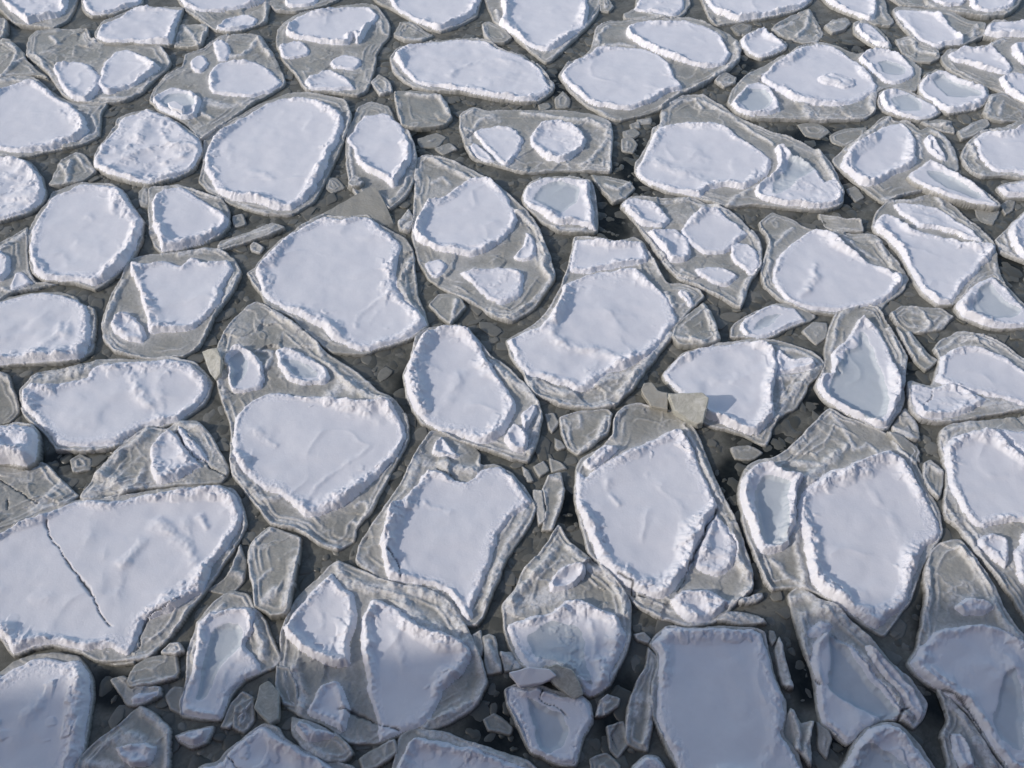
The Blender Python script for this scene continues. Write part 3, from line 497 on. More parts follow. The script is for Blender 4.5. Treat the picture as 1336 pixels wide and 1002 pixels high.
floe('large smooth floe with a folded grey far-left corner, right of the diamond-shaped floe', 'B3 178,205 240,158 320,188 400,228 520,238 600,248 690,260 752,330 802,400 833,440 812,502 742,552 700,592 600,584 500,602 380,584 280,542 200,472 188,400 218,300 208,260',
     [S('B3 243,400 270,338 360,258 430,226 500,248 560,298 650,358 740,398 814,430 792,482 720,542 640,562 520,582 400,572 310,542 248,450', .15, .10)], [('B3 185,215 225,280 225,380 200,460', .035, .05), ('B3 250,290 330,215', .03, .03), ('B3 550,250 620,310 700,350', .035, .03), 'B3 690,270 760,370', ('B3 200,460 290,545', .03, .04)], frost=.3, drifts=[('B3 400,480 425,430 428,385', .05, .045), ('B3 360,520 395,490', .04, .02)])
floe('large kite-shaped floe with a main triangular snow pan and a narrow upper strip, right side', 'B3 673,210 688,160 740,108 850,93 970,73 1012,110 1082,180 1152,230 1212,300 1218,370 1253,472 1200,445 1100,522 1020,562 960,564 888,512 848,440 798,350 738,280 688,240',
     [S('B3 685,203 720,160 780,170 840,220 950,248 1080,288 1190,288 1209,330 1152,390 1092,460 1022,542 960,558 898,512 858,440 798,340 718,260', .14, .09), S('B3 768,112 850,112 950,130 1020,168 1100,228 1163,280 1080,262 950,222 880,212 800,152', .10, .08, 2.2)],
     [('B3 965,80 990,130 1040,170', .04, .05), ('B3 1205,370 1240,460', .03, .04), ('B3 745,105 900,90', .03, .03)])
floe('small white floe with a blue-grey hollow, at the right margin below the kite-shaped floe', 'B3 1028,570 1088,490 1140,448 1200,428 1252,468 1336,558 1440,600 1440,645 1336,664 1240,669 1150,654 1058,612', [S('B3 1033,570 1092,492 1142,452 1200,433 1250,472 1336,562 1440,606 1440,638 1336,658 1240,662 1150,646 1062,606', .15, .10, 1, .04, 'B3 1115,560 1150,480 1185,468 1250,535 1330,590 1230,618 1140,602', .05)])
floe('snow floe cut by the right margin with stacked grey layers on its left, right side', 'B3 1208,280 1260,228 1336,148 1440,115 1440,410 1336,373 1238,332', [S('B3 1273,230 1336,150 1440,125 1440,380 1336,352 1288,290', .14, .10)], [('B3 1225,290 1290,330 1336,355', .035, .05), ('B3 1250,250 1270,310', .03, .04)])
floe('small comma-shaped floe with a grey hollow, left of the tall triangular floe', 'B3 53,702 60,658 108,618 240,553 340,558 432,605 400,632 300,672 210,712 150,712', [S('B3 98,650 130,608 240,556 340,568 372,610 392,625 280,672 200,707 150,702 113,680', .12, .09, 1.4, .04, 'B3 170,640 210,610 280,600 250,635 190,665 155,670', .045)])
frag('small squarish grey scrap next to the comma-shaped floe', 'B3 368,672 420,638 482,643 477,702 430,732', z=-.02)
frag('grey cup-like fragment with pale ridges under the kite-shaped floe', 'B3 748,600 800,568 880,573 980,578 1027,610 980,662 900,682 830,677 778,640', [('B3 900,590 930,640 880,670', .03, .05), 'B3 760,590 790,640', ('B3 1010,605 960,655', .03, .03)], frost=.2)
frag('long bent grey fragment beneath the cup-like fragment', 'B3 778,650 830,653 870,698 920,768 960,800 910,847 858,802 818,730', [('B3 840,670 900,770 940,800', .03, .05), 'B3 790,660 860,790'], frost=.2)
floe('tall triangular floe with a blue-green icy floor, right of centre', 'B3 518,590 560,568 620,553 700,573 742,640 828,780 818,900 813,990 773,1052 745,1104 690,1104 600,1058 498,1004 448,962 422,915 458,830 468,740 488,660',
     [S('B3 498,850 500,770 560,708 600,648 630,608 700,648 742,720 772,800 804,880 808,960 773,1032 744,1098 680,1083 600,1048 488,992 458,952 427,900 468,850', .13, .11, 1.4, .05, 'B3 490,930 520,830 560,765 612,750 625,690 650,690 680,760 715,850 740,920 745,980 720,1050 680,1070 600,1030 520,982', .06)],
     [('B3 500,760 520,660 560,590 620,560', .035, .05), ('B3 750,660 810,790 812,900', .035, .05)], frost=.4, drifts=[('B3 555,700 600,720', .05, .05)])
floe('large floe cut by the right margin, slanting white pan above a rough frosty shelf', 'B3 943,750 980,708 1050,678 1170,688 1260,738 1336,788 1440,850 1440,1040 1336,1018 1200,1040 1100,1058 980,1078 878,1064 833,1002 826,900 848,888 930,913 948,850 963,780',
     [S('B3 950,878 980,780 1040,738 1140,738 1250,778 1336,838 1440,895 1440,1010 1336,993 1200,953 1080,928 960,888', .15, .10), S('B3 838,950 848,900 930,920 1000,898 1100,935 1172,970 1100,1018 1000,1052 900,1052 858,1010', .13, .06, 2.2)],
     [('B3 955,760 1060,690 1200,720', .03, .04), ('B3 1180,980 1336,1000', .12, .02), ('B3 835,910 845,990 900,1060 1000,1068 1180,1040', .035, .05)], ['B3 940,925 930,970 900,1000'], frost=.55)
floe('shield-shaped white floe with a grey-veined right shoulder, right of centre', 'B2 883,860 960,778 1060,738 1250,713 1360,713 1430,728 1532,763 1588,820 1522,922 1472,1002 1382,1062 1333,1174 1250,1134 1120,1094 1060,1074 943,948 891,892',
     [S('B2 888,860 960,783 1060,743 1250,716 1330,718 1372,760 1393,830 1373,900 1363,970 1373,1020 1312,1114 1250,1114 1150,1074 1070,1044 958,940 896,898', .14, .09, 1.6), S('B2 1378,770 1400,750 1450,788 1520,788 1553,810 1532,845 1450,852 1390,860', .11, .07, 3)],
     [('B2 1560,830 1480,900 1440,960 1390,1040', .04, .06), ('B2 1380,870 1440,870 1520,860', .05, .05), ('B2 1390,740 1500,760 1575,815', .035, .04), ('B2 1400,880 1420,960', .04, .04)], frost=.4, drifts=[('B2 1100,900 1200,860', .05, .015), ('B3 50,900 150,860', .05, .015)])
# ------------------------------------------------------------------ third band
frag('dark wet grey shelf at the left margin, left of the wide oval floe', 'C0 -60,40 40,68 70,160 88,228 40,272 -60,282', ['C0 0,60 50,90 75,200'], z=-.02, frost=.05, wet=.2)
floe('wide oval white floe with a slanting inner ridge, left side', 'C0 83,130 130,88 170,58 260,38 380,13 440,-2 600,-10 750,-14 850,3 900,53 928,100 902,172 852,222 780,267 700,292 620,302 560,352 500,382 400,397 250,397 200,332 130,272 88,210',
     [S('C0 90,140 130,100 250,95 370,70 430,10 600,0 750,-6 840,18 892,70 898,140 852,200 780,257 700,277 620,287 550,332 490,362 380,372 260,362 200,302 130,242 98,190', .18, .11, 1.3)], [('C0 150,70 260,50 380,30', .09, .05), ('C0 230,385 400,388 500,375', .03, .03)], frost=.5, drifts=[('C0 575,60 590,130 640,190 705,262', .07, .06), ('C0 690,70 700,160 712,250', .05, .02)])
floe('grey-yellow cracked ice sheet under the round snow ball, left margin', 'C0 -80,440 80,468 170,438 200,442 260,508 342,580 300,622 200,652 100,702 0,742 -80,755', (), [('C0 260,510 200,580 130,650', .05, .03), 'C0 200,440 260,510', ('C0 340,585 250,620 180,640', .05, .04)], ['C0 -20,505 60,560 160,615', 'C0 35,590 30,640'], frost=.3)
floe('round ball of snow at the left margin, on the edge of the cracked sheet', 'C0 -60,300 60,270 140,278 174,330 167,430 120,468 60,462 -60,445', [S('C0 -60,302 60,272 138,280 170,330 163,428 120,462 60,456 -60,440', .25, .06, 5, .13)], z=.07, name='snow_cake', cat='snow cake')
floe('crushed grey floe with a snow fan and a dark split, below the wide oval floe', 'C0 348,592 428,488 498,400 558,350 640,298 730,298 770,268 860,265 920,320 960,400 1003,482 962,532 870,542 760,542 600,562 480,602 360,607',
     [S('C0 648,400 680,338 740,298 780,328 830,400 882,450 830,482 740,522 680,527 653,470', .14, .06, 3), S('C0 775,280 820,318 890,398 902,440 850,410 795,350', .07, .05, 2)],
     [('C0 440,490 500,420 560,370 640,310', .07, .08), ('C0 370,590 420,560 500,540 560,560', .10, .06), ('C0 600,530 620,470', .04, .05), ('C0 440,490 500,530', .06, .06), ('C0 790,272 880,290', .05, .06)], ['C0 768,300 800,370 850,412 915,455 990,500'], frost=.5)
floe('great white floe at the lower left crossed by a long jagged crack', 'C0 -120,765 0,733 100,688 200,638 350,601 500,593 650,563 800,543 950,538 1022,565 1062,640 1074,720 1022,822 952,922 882,1022 832,1082 762,1192 660,1292 560,1312 430,1312 340,1272 200,1252 60,1292 0,1212 -120,1172',
     [S('C0 -120,780 0,752 100,700 200,655 350,608 500,600 650,570 800,550 950,544 1018,570 1050,640 1044,720 984,802 924,892 872,1002 792,1052 690,1112 622,1132 602,1202 562,1284 480,1244 400,1252 330,1262 200,1238 60,1282 0,1202 -120,1155', .17, .10, 1.1)],
     [('C0 1055,650 1062,730', .03, .04), ('C0 560,1305 680,1270 820,1080', .04, .04)], ['C0 200,700 215,750 240,800 280,870 330,930 380,1000 D0 360,190 400,260 440,340 485,385', 'D0 800,255 740,290 640,340 610,400 600,470 555,510'], drifts=[('C0 690,700 750,750 820,800 845,870', .07, .035), ('C0 540,880 575,840 615,785', .06, .035), ('C0 520,1010 530,940 540,880', .05, .015), ('C0 800,690 825,780', .05, .03), ('C0 400,680 390,780', .08, .012), ('C0 870,680 900,720', .04, .03), ('D0 150,250 210,260', .07, .015)])
floe('shaded white floe in the lower left corner with a thick right rim', 'D0 -120,590 0,588 60,543 150,508 260,498 350,518 393,590 408,680 393,800 373,920 332,1002 300,1090 -120,1090', [S('D0 -120,598 0,596 60,556 160,516 230,522 280,533 350,523 388,600 400,680 384,800 356,900 312,1000 285,1090 -120,1090', .28, .11)], drifts=[('D0 130,760 230,640', .06, .03), ('D0 60,900 160,700', .1, .015)])
floe('boot-shaped floe with a sunken snow trough, left of the big double floe', 'D0 858,370 900,308 1000,228 1080,240 1110,298 1160,358 1192,430 1230,520 1212,557 1130,592 1070,622 1002,702 962,797 860,792 783,772 798,650 813,560 818,470 843,420',
     [S('D0 853,380 900,318 1000,298 1080,293 1112,338 1102,400 1065,460 1122,530 1132,575 1062,622 1002,692 957,797 860,788 785,767 800,640 815,620 838,500', .15, .11, 1.4, .05, 'D0 920,410 1000,370 1062,400 1048,470 972,540 930,640 890,700 860,700 880,560', .07)], [('D0 1100,330 1130,420 1150,520', .05, .05), ('D0 870,360 960,290', .04, .04)], frost=.4, drifts=[('D0 1080,470 1000,570 960,680', .04, .03), ('D0 1060,480 1040,560', .05, .02)])  # trough is shaded snow; its shade is put in as the blue-grey floor colour
frag('tall grey tongue-shaped slab with a frosty right edge, lower left beside the two-tiered floe', 'C1 73,860 88,790 168,713 240,738 312,768 302,860 282,960 267,1080 242,1112 180,1118 108,1072 93,960', [('C1 80,860 95,800 170,720', .035, .04), ('C1 80,870 100,960 115,1060', .03, .04), ('C1 285,860 270,960 240,1060', .06, .05), ('C1 120,950 170,900', .025, .03), ('C1 150,1040 200,1000', .06, .04)], z=.03, frost=.3)
frag('small dull grey scrap left of the tongue-shaped slab', 'D0 900,225 1000,150 1048,30 1075,100 1062,200 1000,255', ['D0 1005,150 1055,160 1050,215', 'D0 1010,130 1050,30'], z=-.03, frost=.1, wet=.15)
floe('big double floe with two deep snow pans and a rubble ridge, bottom centre-left', 'D1 223,390 258,308 330,218 430,128 480,101 560,128 640,168 740,198 860,218 940,258 1002,338 1053,430 1103,540 1118,640 1082,722 982,792 900,832 800,834 740,862 660,898 520,893 430,823 300,773 230,722 208,600 218,480',
     [S('D1 223,385 300,288 370,208 430,148 470,188 532,238 549,300 544,400 522,480 522,552 440,552 340,512 258,440', .17, .12), S('D1 568,360 610,268 640,263 740,308 830,378 930,408 1020,448 1048,510 1012,590 932,662 882,762 832,822 760,842 660,892 640,800 608,680 588,560 573,440', .15, .13),
      S('D1 328,762 390,640 470,618 522,720 502,832 440,812 400,792', .14, .07, 3)],
     [('D1 850,820 980,740 1080,700 1105,610 1080,510 1030,445', .05, .07), ('D1 460,115 500,180 520,200', .06, .06), ('D1 560,200 640,215 720,230 800,330 900,390', .09, .07), ('D1 790,230 900,260 1000,400', .05, .05), ('D1 275,560 310,650 300,740', .05, .06), ('D1 700,200 860,225 960,290 1030,400', .04, .05)], ['D1 470,738 540,752 640,800 730,835'], frost=.45, drifts=[('D1 720,420 750,560', .05, .025), ('D1 390,240 400,380', .05, .02)])
floe('four-sided white floe with tall broken rims top and right, lower centre-left', 'C1 543,870 600,738 680,628 740,538 800,418 830,358 880,303 970,318 1062,368 1097,410 1092,453 1160,448 1232,488 1293,560 1334,640 1302,722 1232,832 1182,922 1132,1062 1082,1154 1030,1154 958,1064 870,1004 700,969 618,932',
     [S('C1 648,780 678,700 688,630 760,590 820,530 850,470 930,480 1030,520 1090,468 1170,458 1240,508 1292,580 1314,620 1234,680 1174,760 1134,890 1084,1002 1052,1124 1008,1104 948,1014 860,979 700,959 666,880', .17, .13), S('C1 878,390 920,328 992,400 982,422 900,402', .08, .06, 2)],
     [('C1 1300,650 1230,760 1160,900 1110,1080', .04, .04), ('C1 810,420 800,480 770,540', .07, .06), ('C1 850,440 960,460 1060,470', .08, .08), ('C1 1090,400 1085,450', .03, .04), ('C1 560,870 620,920', .08, .04), ('C1 1190,880 1120,1040', .05, .06)], ['C1 690,830 740,900 750,965', 'C1 900,465 960,490 1000,520'], frost=.4, drifts=[('C1 850,620 960,660', .04, .03), ('C1 760,860 800,960', .05, .02)])
floe('oval white floe just left of the middle with crumbs heaped on its lower right corner', 'C1 752,70 778,0 808,-100 858,-142 940,-157 1040,-142 1102,-62 1142,-22 1202,20 1282,98 1348,180 1364,250 1334,372 1302,444 1220,428 1100,384 980,344 900,304 828,272 776,180',
     [S('C1 753,72 780,-10 830,-110 878,-145 970,-155 1050,-136 1112,-40 1173,60 1223,130 1244,210 1212,292 1152,347 1080,352 980,312 880,297 818,240 778,170 755,110', .19, .12), S('C1 1268,230 1320,188 1339,210 1312,270 1285,302', .06, .08, 2), S('C1 1198,330 1240,278 1288,310 1298,395 1250,400 1210,370', .06, .04, 4)],
     [('C1 1145,-5 1200,50 1260,100 1335,180', .05, .06), ('C1 1350,240 1310,400', .035, .05), ('C1 900,305 1000,340 1100,375 1220,415', .03, .04)], frost=.4, drifts=[('C1 900,250 1000,60', .08, .015), ('C1 800,0 900,40', .06, .02)])
frag('grey angular plate ribbed on its far side, left of the great rounded floe', 'C2 433,250 500,228 640,218 663,240 642,320 562,380 515,412 468,380 438,300', [('C2 640,240 600,330 520,400', .04, .05), ('C2 515,240 530,290', .03, .03), ('C2 450,260 480,330', .03, .03)], frost=.25)
for s_, l_ in (('C2 373,235 412,230 432,270 402,313 384,290', 'tiny teardrop chip of grey ice beside the angular ribbed plate'), ('C2 388,420 440,440 467,470 400,487', 'thin pointed chip of grey ice, right one of the three in the narrow channel'),
               ('C2 318,460 370,440 392,480 348,507', 'squarish chip of grey ice, middle one of the three in the narrow channel'), ('C2 268,460 300,480 325,525 296,532', 'narrow dull chip, left one of the three in the narrow channel'), ('C2 412,335 440,350 462,380 430,392 412,380', 'half-sunk pale chip just below the angular ribbed plate')):
    frag(l_, s_, z=-.02, frost=.15, group='small chips in the narrow channel', name='ice_chip', cat='ice chip', shard=0.2, lip=.5)
frag('tall crumpled grey-green fragment pointing down into the teardrop floe', 'C2 360,560 378,500 440,483 457,560 442,640 402,742 358,740 376,640', [('C2 375,560 370,660 360,700', .03, .04), ('C2 395,500 440,510', .04, .04), 'C2 450,560 430,660 395,740'], frost=.25)
floe('great rounded white floe right of the middle with a cracked near rim', 'C2 503,480 528,430 598,388 660,328 668,260 718,198 790,188 860,203 952,233 1002,268 1053,350 1084,440 1134,560 1204,700 1254,830 1279,920 1274,1002 1202,1064 1112,1144 1000,1164 880,1124 780,1079 728,1022 648,932 558,842 526,720 503,640 500,560',
     [S('C2 510,480 540,508 600,458 700,403 850,333 960,288 1002,350 1054,480 1104,580 1118,640 1074,720 1044,800 1014,890 964,962 930,1002 850,1032 770,1002 698,960 618,880 568,770 518,650 503,560', .18, .11), S('C2 1122,652 1182,740 1209,810 1194,890 1130,932 1060,912 1020,882 1052,780 1092,690', .15, .08, 2.6),
      S('D2 918,270 990,218 1080,223 1183,270 1122,330 1060,366 980,350', .16, .08, 3), S('C2 532,440 620,378 692,385 640,430 560,480', .09, .05, 3)],
     [('C2 1195,760 1215,860 1265,930 1250,1000 1180,1060', .05, .08), ('C2 980,275 1040,400 1100,520 1140,610', .035, .06), ('C2 540,800 600,880 700,970', .04, .03), ('C2 720,205 670,260 665,330', .035, .05), ('D2 740,270 860,340 980,370 1080,370', .04, .04)],
     ['C2 1120,645 1070,740 1030,830 990,920 950,1000', 'D2 690,150 750,195 757,235 810,250'], frost=.45, drifts=[('C2 645,530 660,590 685,620', .05, .035), ('C2 820,500 950,620 1040,760', .04, .012), ('C2 560,770 640,860 740,960', .06, .02)])
block('upright block of clear yellowish ice standing against the shield-shaped floe', 'C2 908,143 1058,140 1087,162 1062,268 1035,277 985,252 935,215', .30, .0, (0.02, 0.03), group='blocks of clear ice', zvar=[.30, .36, .36, .20, .18, .18, .20])
block('broken clear grey ice chunk left of the yellowish block', 'C2 788,130 800,98 838,95 862,130 908,140 906,215 832,200', .17, .0, (0.02, 0.02), group='blocks of clear ice', zvar=[.15, .2, .2, .18, .2, .14, .12], mat='ice')
block('pale beige pointed sheet of clear ice standing on edge beside the wide oval floe', 'B0 878,762 925,750 945,745 965,790 960,860 938,890 915,860', .26, .0, (0.0, 0.03), name='clear_ice_sheet', group='thin clear ice sheets', zvar=[.16, .24, .26, .24, .14, .08, .10], cat='ice sheet')
floe('large right-hand floe with a wide smooth pan and a narrow blue-floored pan', 'C3 88,580 128,460 180,433 240,428 310,378 390,308 450,233 490,210 560,248 700,298 760,328 860,368 885,400 872,445 902,520 953,620 989,740 963,802 913,872 873,962 843,1052 792,1122 732,1204 680,1184 600,1124 480,1044 400,1004 320,994 240,1004 198,950 158,840 113,720',
     [S('C3 353,620 388,560 470,488 560,458 700,393 750,386 822,430 874,520 944,660 980,750 934,792 882,862 853,962 824,1052 762,1114 700,1164 618,1114 518,1054 448,1002 398,930 383,780 353,700', .18, .12), S('C3 93,580 128,480 180,440 240,443 300,488 345,488 378,500 348,590 340,700 312,790 262,832 190,832 148,740 108,640', .12, .10, 1.6, .05, 'C3 160,600 200,510 320,530 300,600 310,700 300,780 250,820 190,790 170,690', .07)],
     [('C3 390,500 450,470 510,420 555,370', .06, .08), ('C3 400,530 470,530 450,580', .07, .07), ('C3 450,240 400,300 330,375', .05, .05), ('C3 240,860 300,930 400,990', .04, .05), ('C3 345,700 355,850 380,960', .05, .06), ('C3 770,350 850,430', .03, .05), ('C3 330,440 440,450', .05, .05), ('C3 500,220 560,300 600,380', .04, .04), ('C3 160,830 200,950 240,1000', .035, .05), ('C3 620,380 650,360 690,390', .03, .04)], frost=.35, drifts=[('C3 640,520 760,680 850,880', .05, .012), ('D3 560,230 640,250', .05, .02)])
frag('small lens-shaped grey fragment caught between the two right-hand floes', 'C3 903,440 930,428 982,480 988,540 966,608 918,562 898,500', [('C3 905,445 915,520 960,590', .03, .04), 'C3 925,440 970,480'], frost=.3)
floe('big white floe cut by the right margin with grey patchy ice along its near side', 'C3 966,380 973,308 1030,276 1120,266 1250,256 1440,276 1440,1250 1336,1114 1258,1002 1188,912 1108,812 1058,737 998,692 983,600 996,500',
     [S('C3 988,380 1040,328 1130,303 1210,298 1270,358 1336,418 1440,500 1440,705 1336,692 1240,702 1160,722 1100,692 1048,622 1008,520', .14, .09), S('C3 1138,770 1190,743 1260,758 1283,800 1263,892 1200,852 1148,810', .13, .05, 2), S('C3 1298,850 1336,750 1440,718 1440,1010 1336,964', .13, .07, 2), S('C3 1218,298 1336,306 1440,325 1440,470 1336,405 1280,355', .10, .08, 2)],
     [('C3 975,330 1030,290 1120,280', .035, .05), ('C3 1000,610 1040,680 1100,760 1170,860 1260,980', .035, .06)], frost=.5)
floe('grey sheet widening into a shaded blue-white snow slab, lower right', 'D3 903,120 930,58 980,18 1060,8 1122,80 1203,200 1253,300 1333,425 1460,495 1460,1110 1300,1110 1248,992 1168,882 1088,762 988,692 918,642 848,582 826,540 868,480 888,380 903,250',
     [S('D3 830,543 920,428 1000,388 1100,370 1200,373 1280,408 1336,448 1450,498 1450,1090 1300,1010 1258,985 1198,900 1128,790 1078,720 1008,690 918,633 848,583', .16, .08, 1.2, .05, 'D3 1250,600 1290,570 1320,650 1336,800 1320,920 1240,880 1200,800 1230,680', .05), S('D3 1038,300 1100,258 1180,278 1207,310 1150,332 1080,330', .1, .04, 4)],
     [('D3 1065,30 1130,110 1200,220 1230,330 1320,430', .045, .07), ('D3 920,80 925,250 900,390', .035, .05)], ['D3 930,640 1040,690 1100,740 1150,830 1200,920 1260,990'], frost=.4, drifts=[('D3 1195,410 1230,500 1290,560 1315,650', .10, .05), ('D3 1050,600 1150,560 1200,600', .12, .02)])
floe('narrow crumpled floe with an oval snow lump at the lower right, below the shaded slab', 'D3 955,650 1010,690 1088,770 1168,890 1238,992 1290,1095 1020,1095 1000,980 968,860 1000,790 985,720', [S('D3 1018,850 1070,848 1112,920 1133,1000 1080,1012 1028,940', .11, .08, 2.4)], [('D3 985,700 1010,790 985,860', .04, .06), ('D3 1030,720 1110,820 1200,980', .05, .05)], frost=.4)
floe('big smooth blue-shaded slab of snow at the bottom right of centre', 'D2 820,462 900,381 1000,387 1100,379 1250,384 1332,405 1352,500 1382,610 1414,690 1422,780 1414,850 1472,940 1502,1090 1000,1090 928,960 868,850 838,760 838,640 858,560 853,500',
     [S('D2 828,460 900,384 1000,390 1100,383 1240,388 1322,413 1347,500 1377,620 1407,700 1412,800 1402,860 1460,960 1482,1090 990,1090 928,950 878,840 860,700 868,560', .15, .05, .8)], [('D2 845,640 840,760 880,860', .03, .04)], z=.02, drifts=[('D3 250,700 260,850 220,980', .08, .03), ('D3 50,500 120,760', .14, .012)])
frag('thin snow-edged sliver standing right of the smooth blue-shaded slab', 'D3 248,480 268,428 292,500 318,600 324,662 290,642 263,560', [('D3 275,440 295,540 315,640', .035, .08)], frost=.5)
frag('dark layered scrap with pale upright edges at the bottom, right of the blue-shaded slab', 'D3 288,800 318,738 370,810 422,800 404,900 410,1000 350,930 285,870', [('D3 325,760 350,850 355,920', .03, .06), ('D3 415,810 395,890 400,980', .03, .06)], frost=.2)
frag('low ledge of snow crumbs at the near edge of the great rounded floe', 'D3 -20,355 60,318 180,338 212,375 100,378', [('D3 20,350 100,335 180,350', .07, .07)], frost=.8)
frag('short crumbly snow bar floating in green water beside the crumb ledge', 'D3 75,280 130,262 195,235 200,262 170,285 100,292', [('D3 95,280 185,250', .06, .06)], frost=.8)
floe('long broken floe with a deep blue trough and a thick rolled rim, bottom right', 'D3 303,250 350,213 430,258 500,288 560,338 640,418 692,458 763,540 853,620 916,720 898,792 858,834 800,802 720,802 640,852 560,901 498,852 448,802 428,700 403,560 368,470 338,370',
     [S('D3 408,530 430,440 480,398 540,438 600,468 702,600 802,740 864,800 845,832 720,802 640,847 560,897 480,832 438,720', .10, .14, 1.6, .06, 'D3 490,530 472,420 515,415 560,470 640,590 730,700 790,780 720,800 600,740 500,680 478,640', .10), S('D3 388,420 440,360 505,370 455,430', .09, .07, 3),
      S('D3 650,468 700,498 782,580 882,690 905,780 860,765 760,640 680,550', .08, .09, 2)],
     [('D3 440,310 520,310 600,390 660,430', .09, .09), ('D3 370,320 380,400 400,500', .05, .07), ('D3 320,260 380,240 460,290 520,350', .06, .06), ('D3 600,470 700,600 830,770', .06, .08)], ['D3 430,620 450,640', 'D3 795,800 800,760 840,745'], frost=.6, drifts=[('D3 490,680 560,690 625,790', .05, .03)])
floe('shaded snow hump cut by the bottom margin, right of the layered scrap', 'D3 500,1090 558,960 598,880 640,828 720,801 792,808 843,850 903,930 973,1030 995,1090', [S('D3 505,1090 562,960 602,882 642,832 720,806 788,812 838,852 898,932 968,1032 988,1090', .20, .09, 1, .06, 'D3 590,1000 620,930 680,910 770,950 850,1020 880,1085 570,1085', .05)], z=.05)
floe('teardrop-shaped grey floe with a pentagonal snow pan and a small snow lump, lower centre', 'D2 188,350 188,288 238,228 268,148 338,68 388,-2 430,-60 482,10 562,78 642,138 704,208 744,290 749,400 734,482 693,562 654,642 604,682 568,697 478,642 330,602 248,542 203,440',
     [S('D2 203,400 220,368 300,338 400,318 460,273 510,260 600,298 680,338 722,420 712,480 672,560 650,642 570,692 528,652 478,592 380,557 290,552 248,500', .16, .07, 2.4, .05, 'D2 300,420 400,370 500,380 540,440 540,540 590,640 540,620 450,560 330,520', .03), S('D2 388,190 430,128 500,108 552,120 542,160 480,217 410,232', .10, .08, 2.4)],
     [('D2 415,38 360,120 280,195 215,280', .05, .08), ('D2 480,30 560,110 640,150 700,230 725,330', .05, .06), ('D2 740,420 700,540 650,640', .035, .05), ('D2 220,300 330,260 450,230', .12, .02)], frost=.45, drifts=[('D2 550,320 580,420 595,520 625,630', .05, .05), ('D2 430,330 500,300', .06, .02)])
floe('small broken cup of ice with a blue floor, at the bottom centre', 'D2 193,660 230,633 300,648 340,638 430,668 520,678 573,720 584,800 544,862 532,922 502,995 430,990 358,964 298,934 256,830 206,730',
     [S('D2 200,662 232,640 300,654 340,644 430,674 515,684 565,724 576,800 538,860 526,920 498,985 430,982 360,958 303,930 262,830 212,730', .15, .12, 1.6, .05, 'D2 290,700 340,720 440,770 470,840 440,900 400,940 350,920 320,830', .09)], [('D2 205,660 240,760 290,900', .04, .05)], ['D2 360,650 350,700 430,740 470,780'], frost=.6)
block('pale wedge of layered ice lying across the top of the blue-floored cup', 'D2 212,585 300,562 390,570 424,600 360,632 260,647 238,620', .26, .05, (0, .03), zvar=[.22, .26, .27, .25, .20, .18, .19], name='ice_slab', mat='snow', cat='ice slab')
block('beige translucent sheet leaning over the right side of the blue-floored cup', 'D2 385,560 420,548 490,570 520,625 540,680 500,705 455,672 400,625', .2, .02, (0, .03), name='clear_ice_sheet', group='thin clear ice sheets', zvar=[.25, .26, .25, .2, .15, .13, .14, .18], cat='ice sheet')
floe('snow floe cut by the bottom margin with a clear grey far lip, bottom centre-left', 'D1 718,960 738,860 790,823 860,828 950,848 1080,898 1200,938 1292,968 1402,1090 718,1090', [S('D1 733,960 770,890 820,868 920,878 1050,908 1200,958 1290,998 1370,1090 733,1090', .14, .07, 2)], [('D1 830,840 950,865 1100,915 1280,980', .03, .04)])
floe('rumpled snow floe cut by the bottom margin, split by small cracks, left of centre', 'D1 -140,1000 -60,978 0,918 70,858 150,808 210,828 240,868 330,918 480,973 542,1002 562,1090 -145,1090', [S('D1 -130,1005 -60,985 0,923 70,863 150,813 230,878 330,928 450,998 500,1090 -135,1090', .12, .05, 3.2)], (), ['D1 -20,935 20,990 70,1020'], frost=.5)
floe('small crushed floe with a pinkish-white lump, wedged below the big double floe', 'D1 268,850 268,778 330,788 420,818 490,868 538,930 502,972 420,974 328,922', [S('D1 278,842 298,798 380,828 455,850 430,872 340,887', .08, .06, 4)], [('D1 340,900 430,950', .04, .04), ('D1 500,880 525,940', .03, .04)], z=.03, frost=.5)
floe('dark diamond-shaped grey plate with a ring of snow, bottom left', 'D0 348,960 420,878 520,808 612,733 682,768 738,840 738,960 722,1090 325,1090', [S('D0 498,910 560,893 680,908 652,990 560,1002 508,950', .08, .05, 3.5)], [('D0 620,740 680,790 730,845', .05, .06), ('D0 728,860 725,1000', .03, .04), ('D0 500,880 560,860 620,880', .05, .04), ('D0 360,970 500,1000', .05, .03)], frost=.2)
frag('smooth grey cushion-shaped fragment below the great cracked floe', 'D0 553,622 590,548 650,513 770,506 784,580 762,612 640,637 570,647', [('D0 580,635 650,628 760,605', .03, .03)], z=.03, frost=.15)
floe('thin dark plate with a streak of snow under the cushion-shaped fragment', 'D0 483,620 540,598 600,645 700,652 702,690 620,727 550,727', [S('D0 563,692 620,665 700,665 640,717 580,727', .07, .04, 2)], frost=.1)
frag('small dark rounded scrap left of the boot-shaped floe', 'D0 716,690 760,648 802,650 792,772 740,747', z=-.02, frost=.05)
floe('small tilted cake of snow in dark water, below the boot-shaped floe', 'D0 758,860 840,828 927,823 902,892 840,912 778,892', [S('D0 760,860 840,830 920,826 898,888 840,906 780,888', .10, .04, 3)], name='snow_cake', cat='snow cake')
block('brownish leaf-shaped piece of clear ice right of the boot-shaped floe', 'D0 1108,745 1130,640 1170,618 1217,670 1212,790 1170,810', .10, -.03, name='clear_ice_block', group='blocks of clear ice')
frag('wet grey shard with a frosty edge below the boot-shaped floe', 'D0 958,820 1000,720 1060,668 1112,700 1062,780 1000,832', [('D0 1095,710 1040,790 1000,820', .04, .04)], z=-.01, frost=.15)
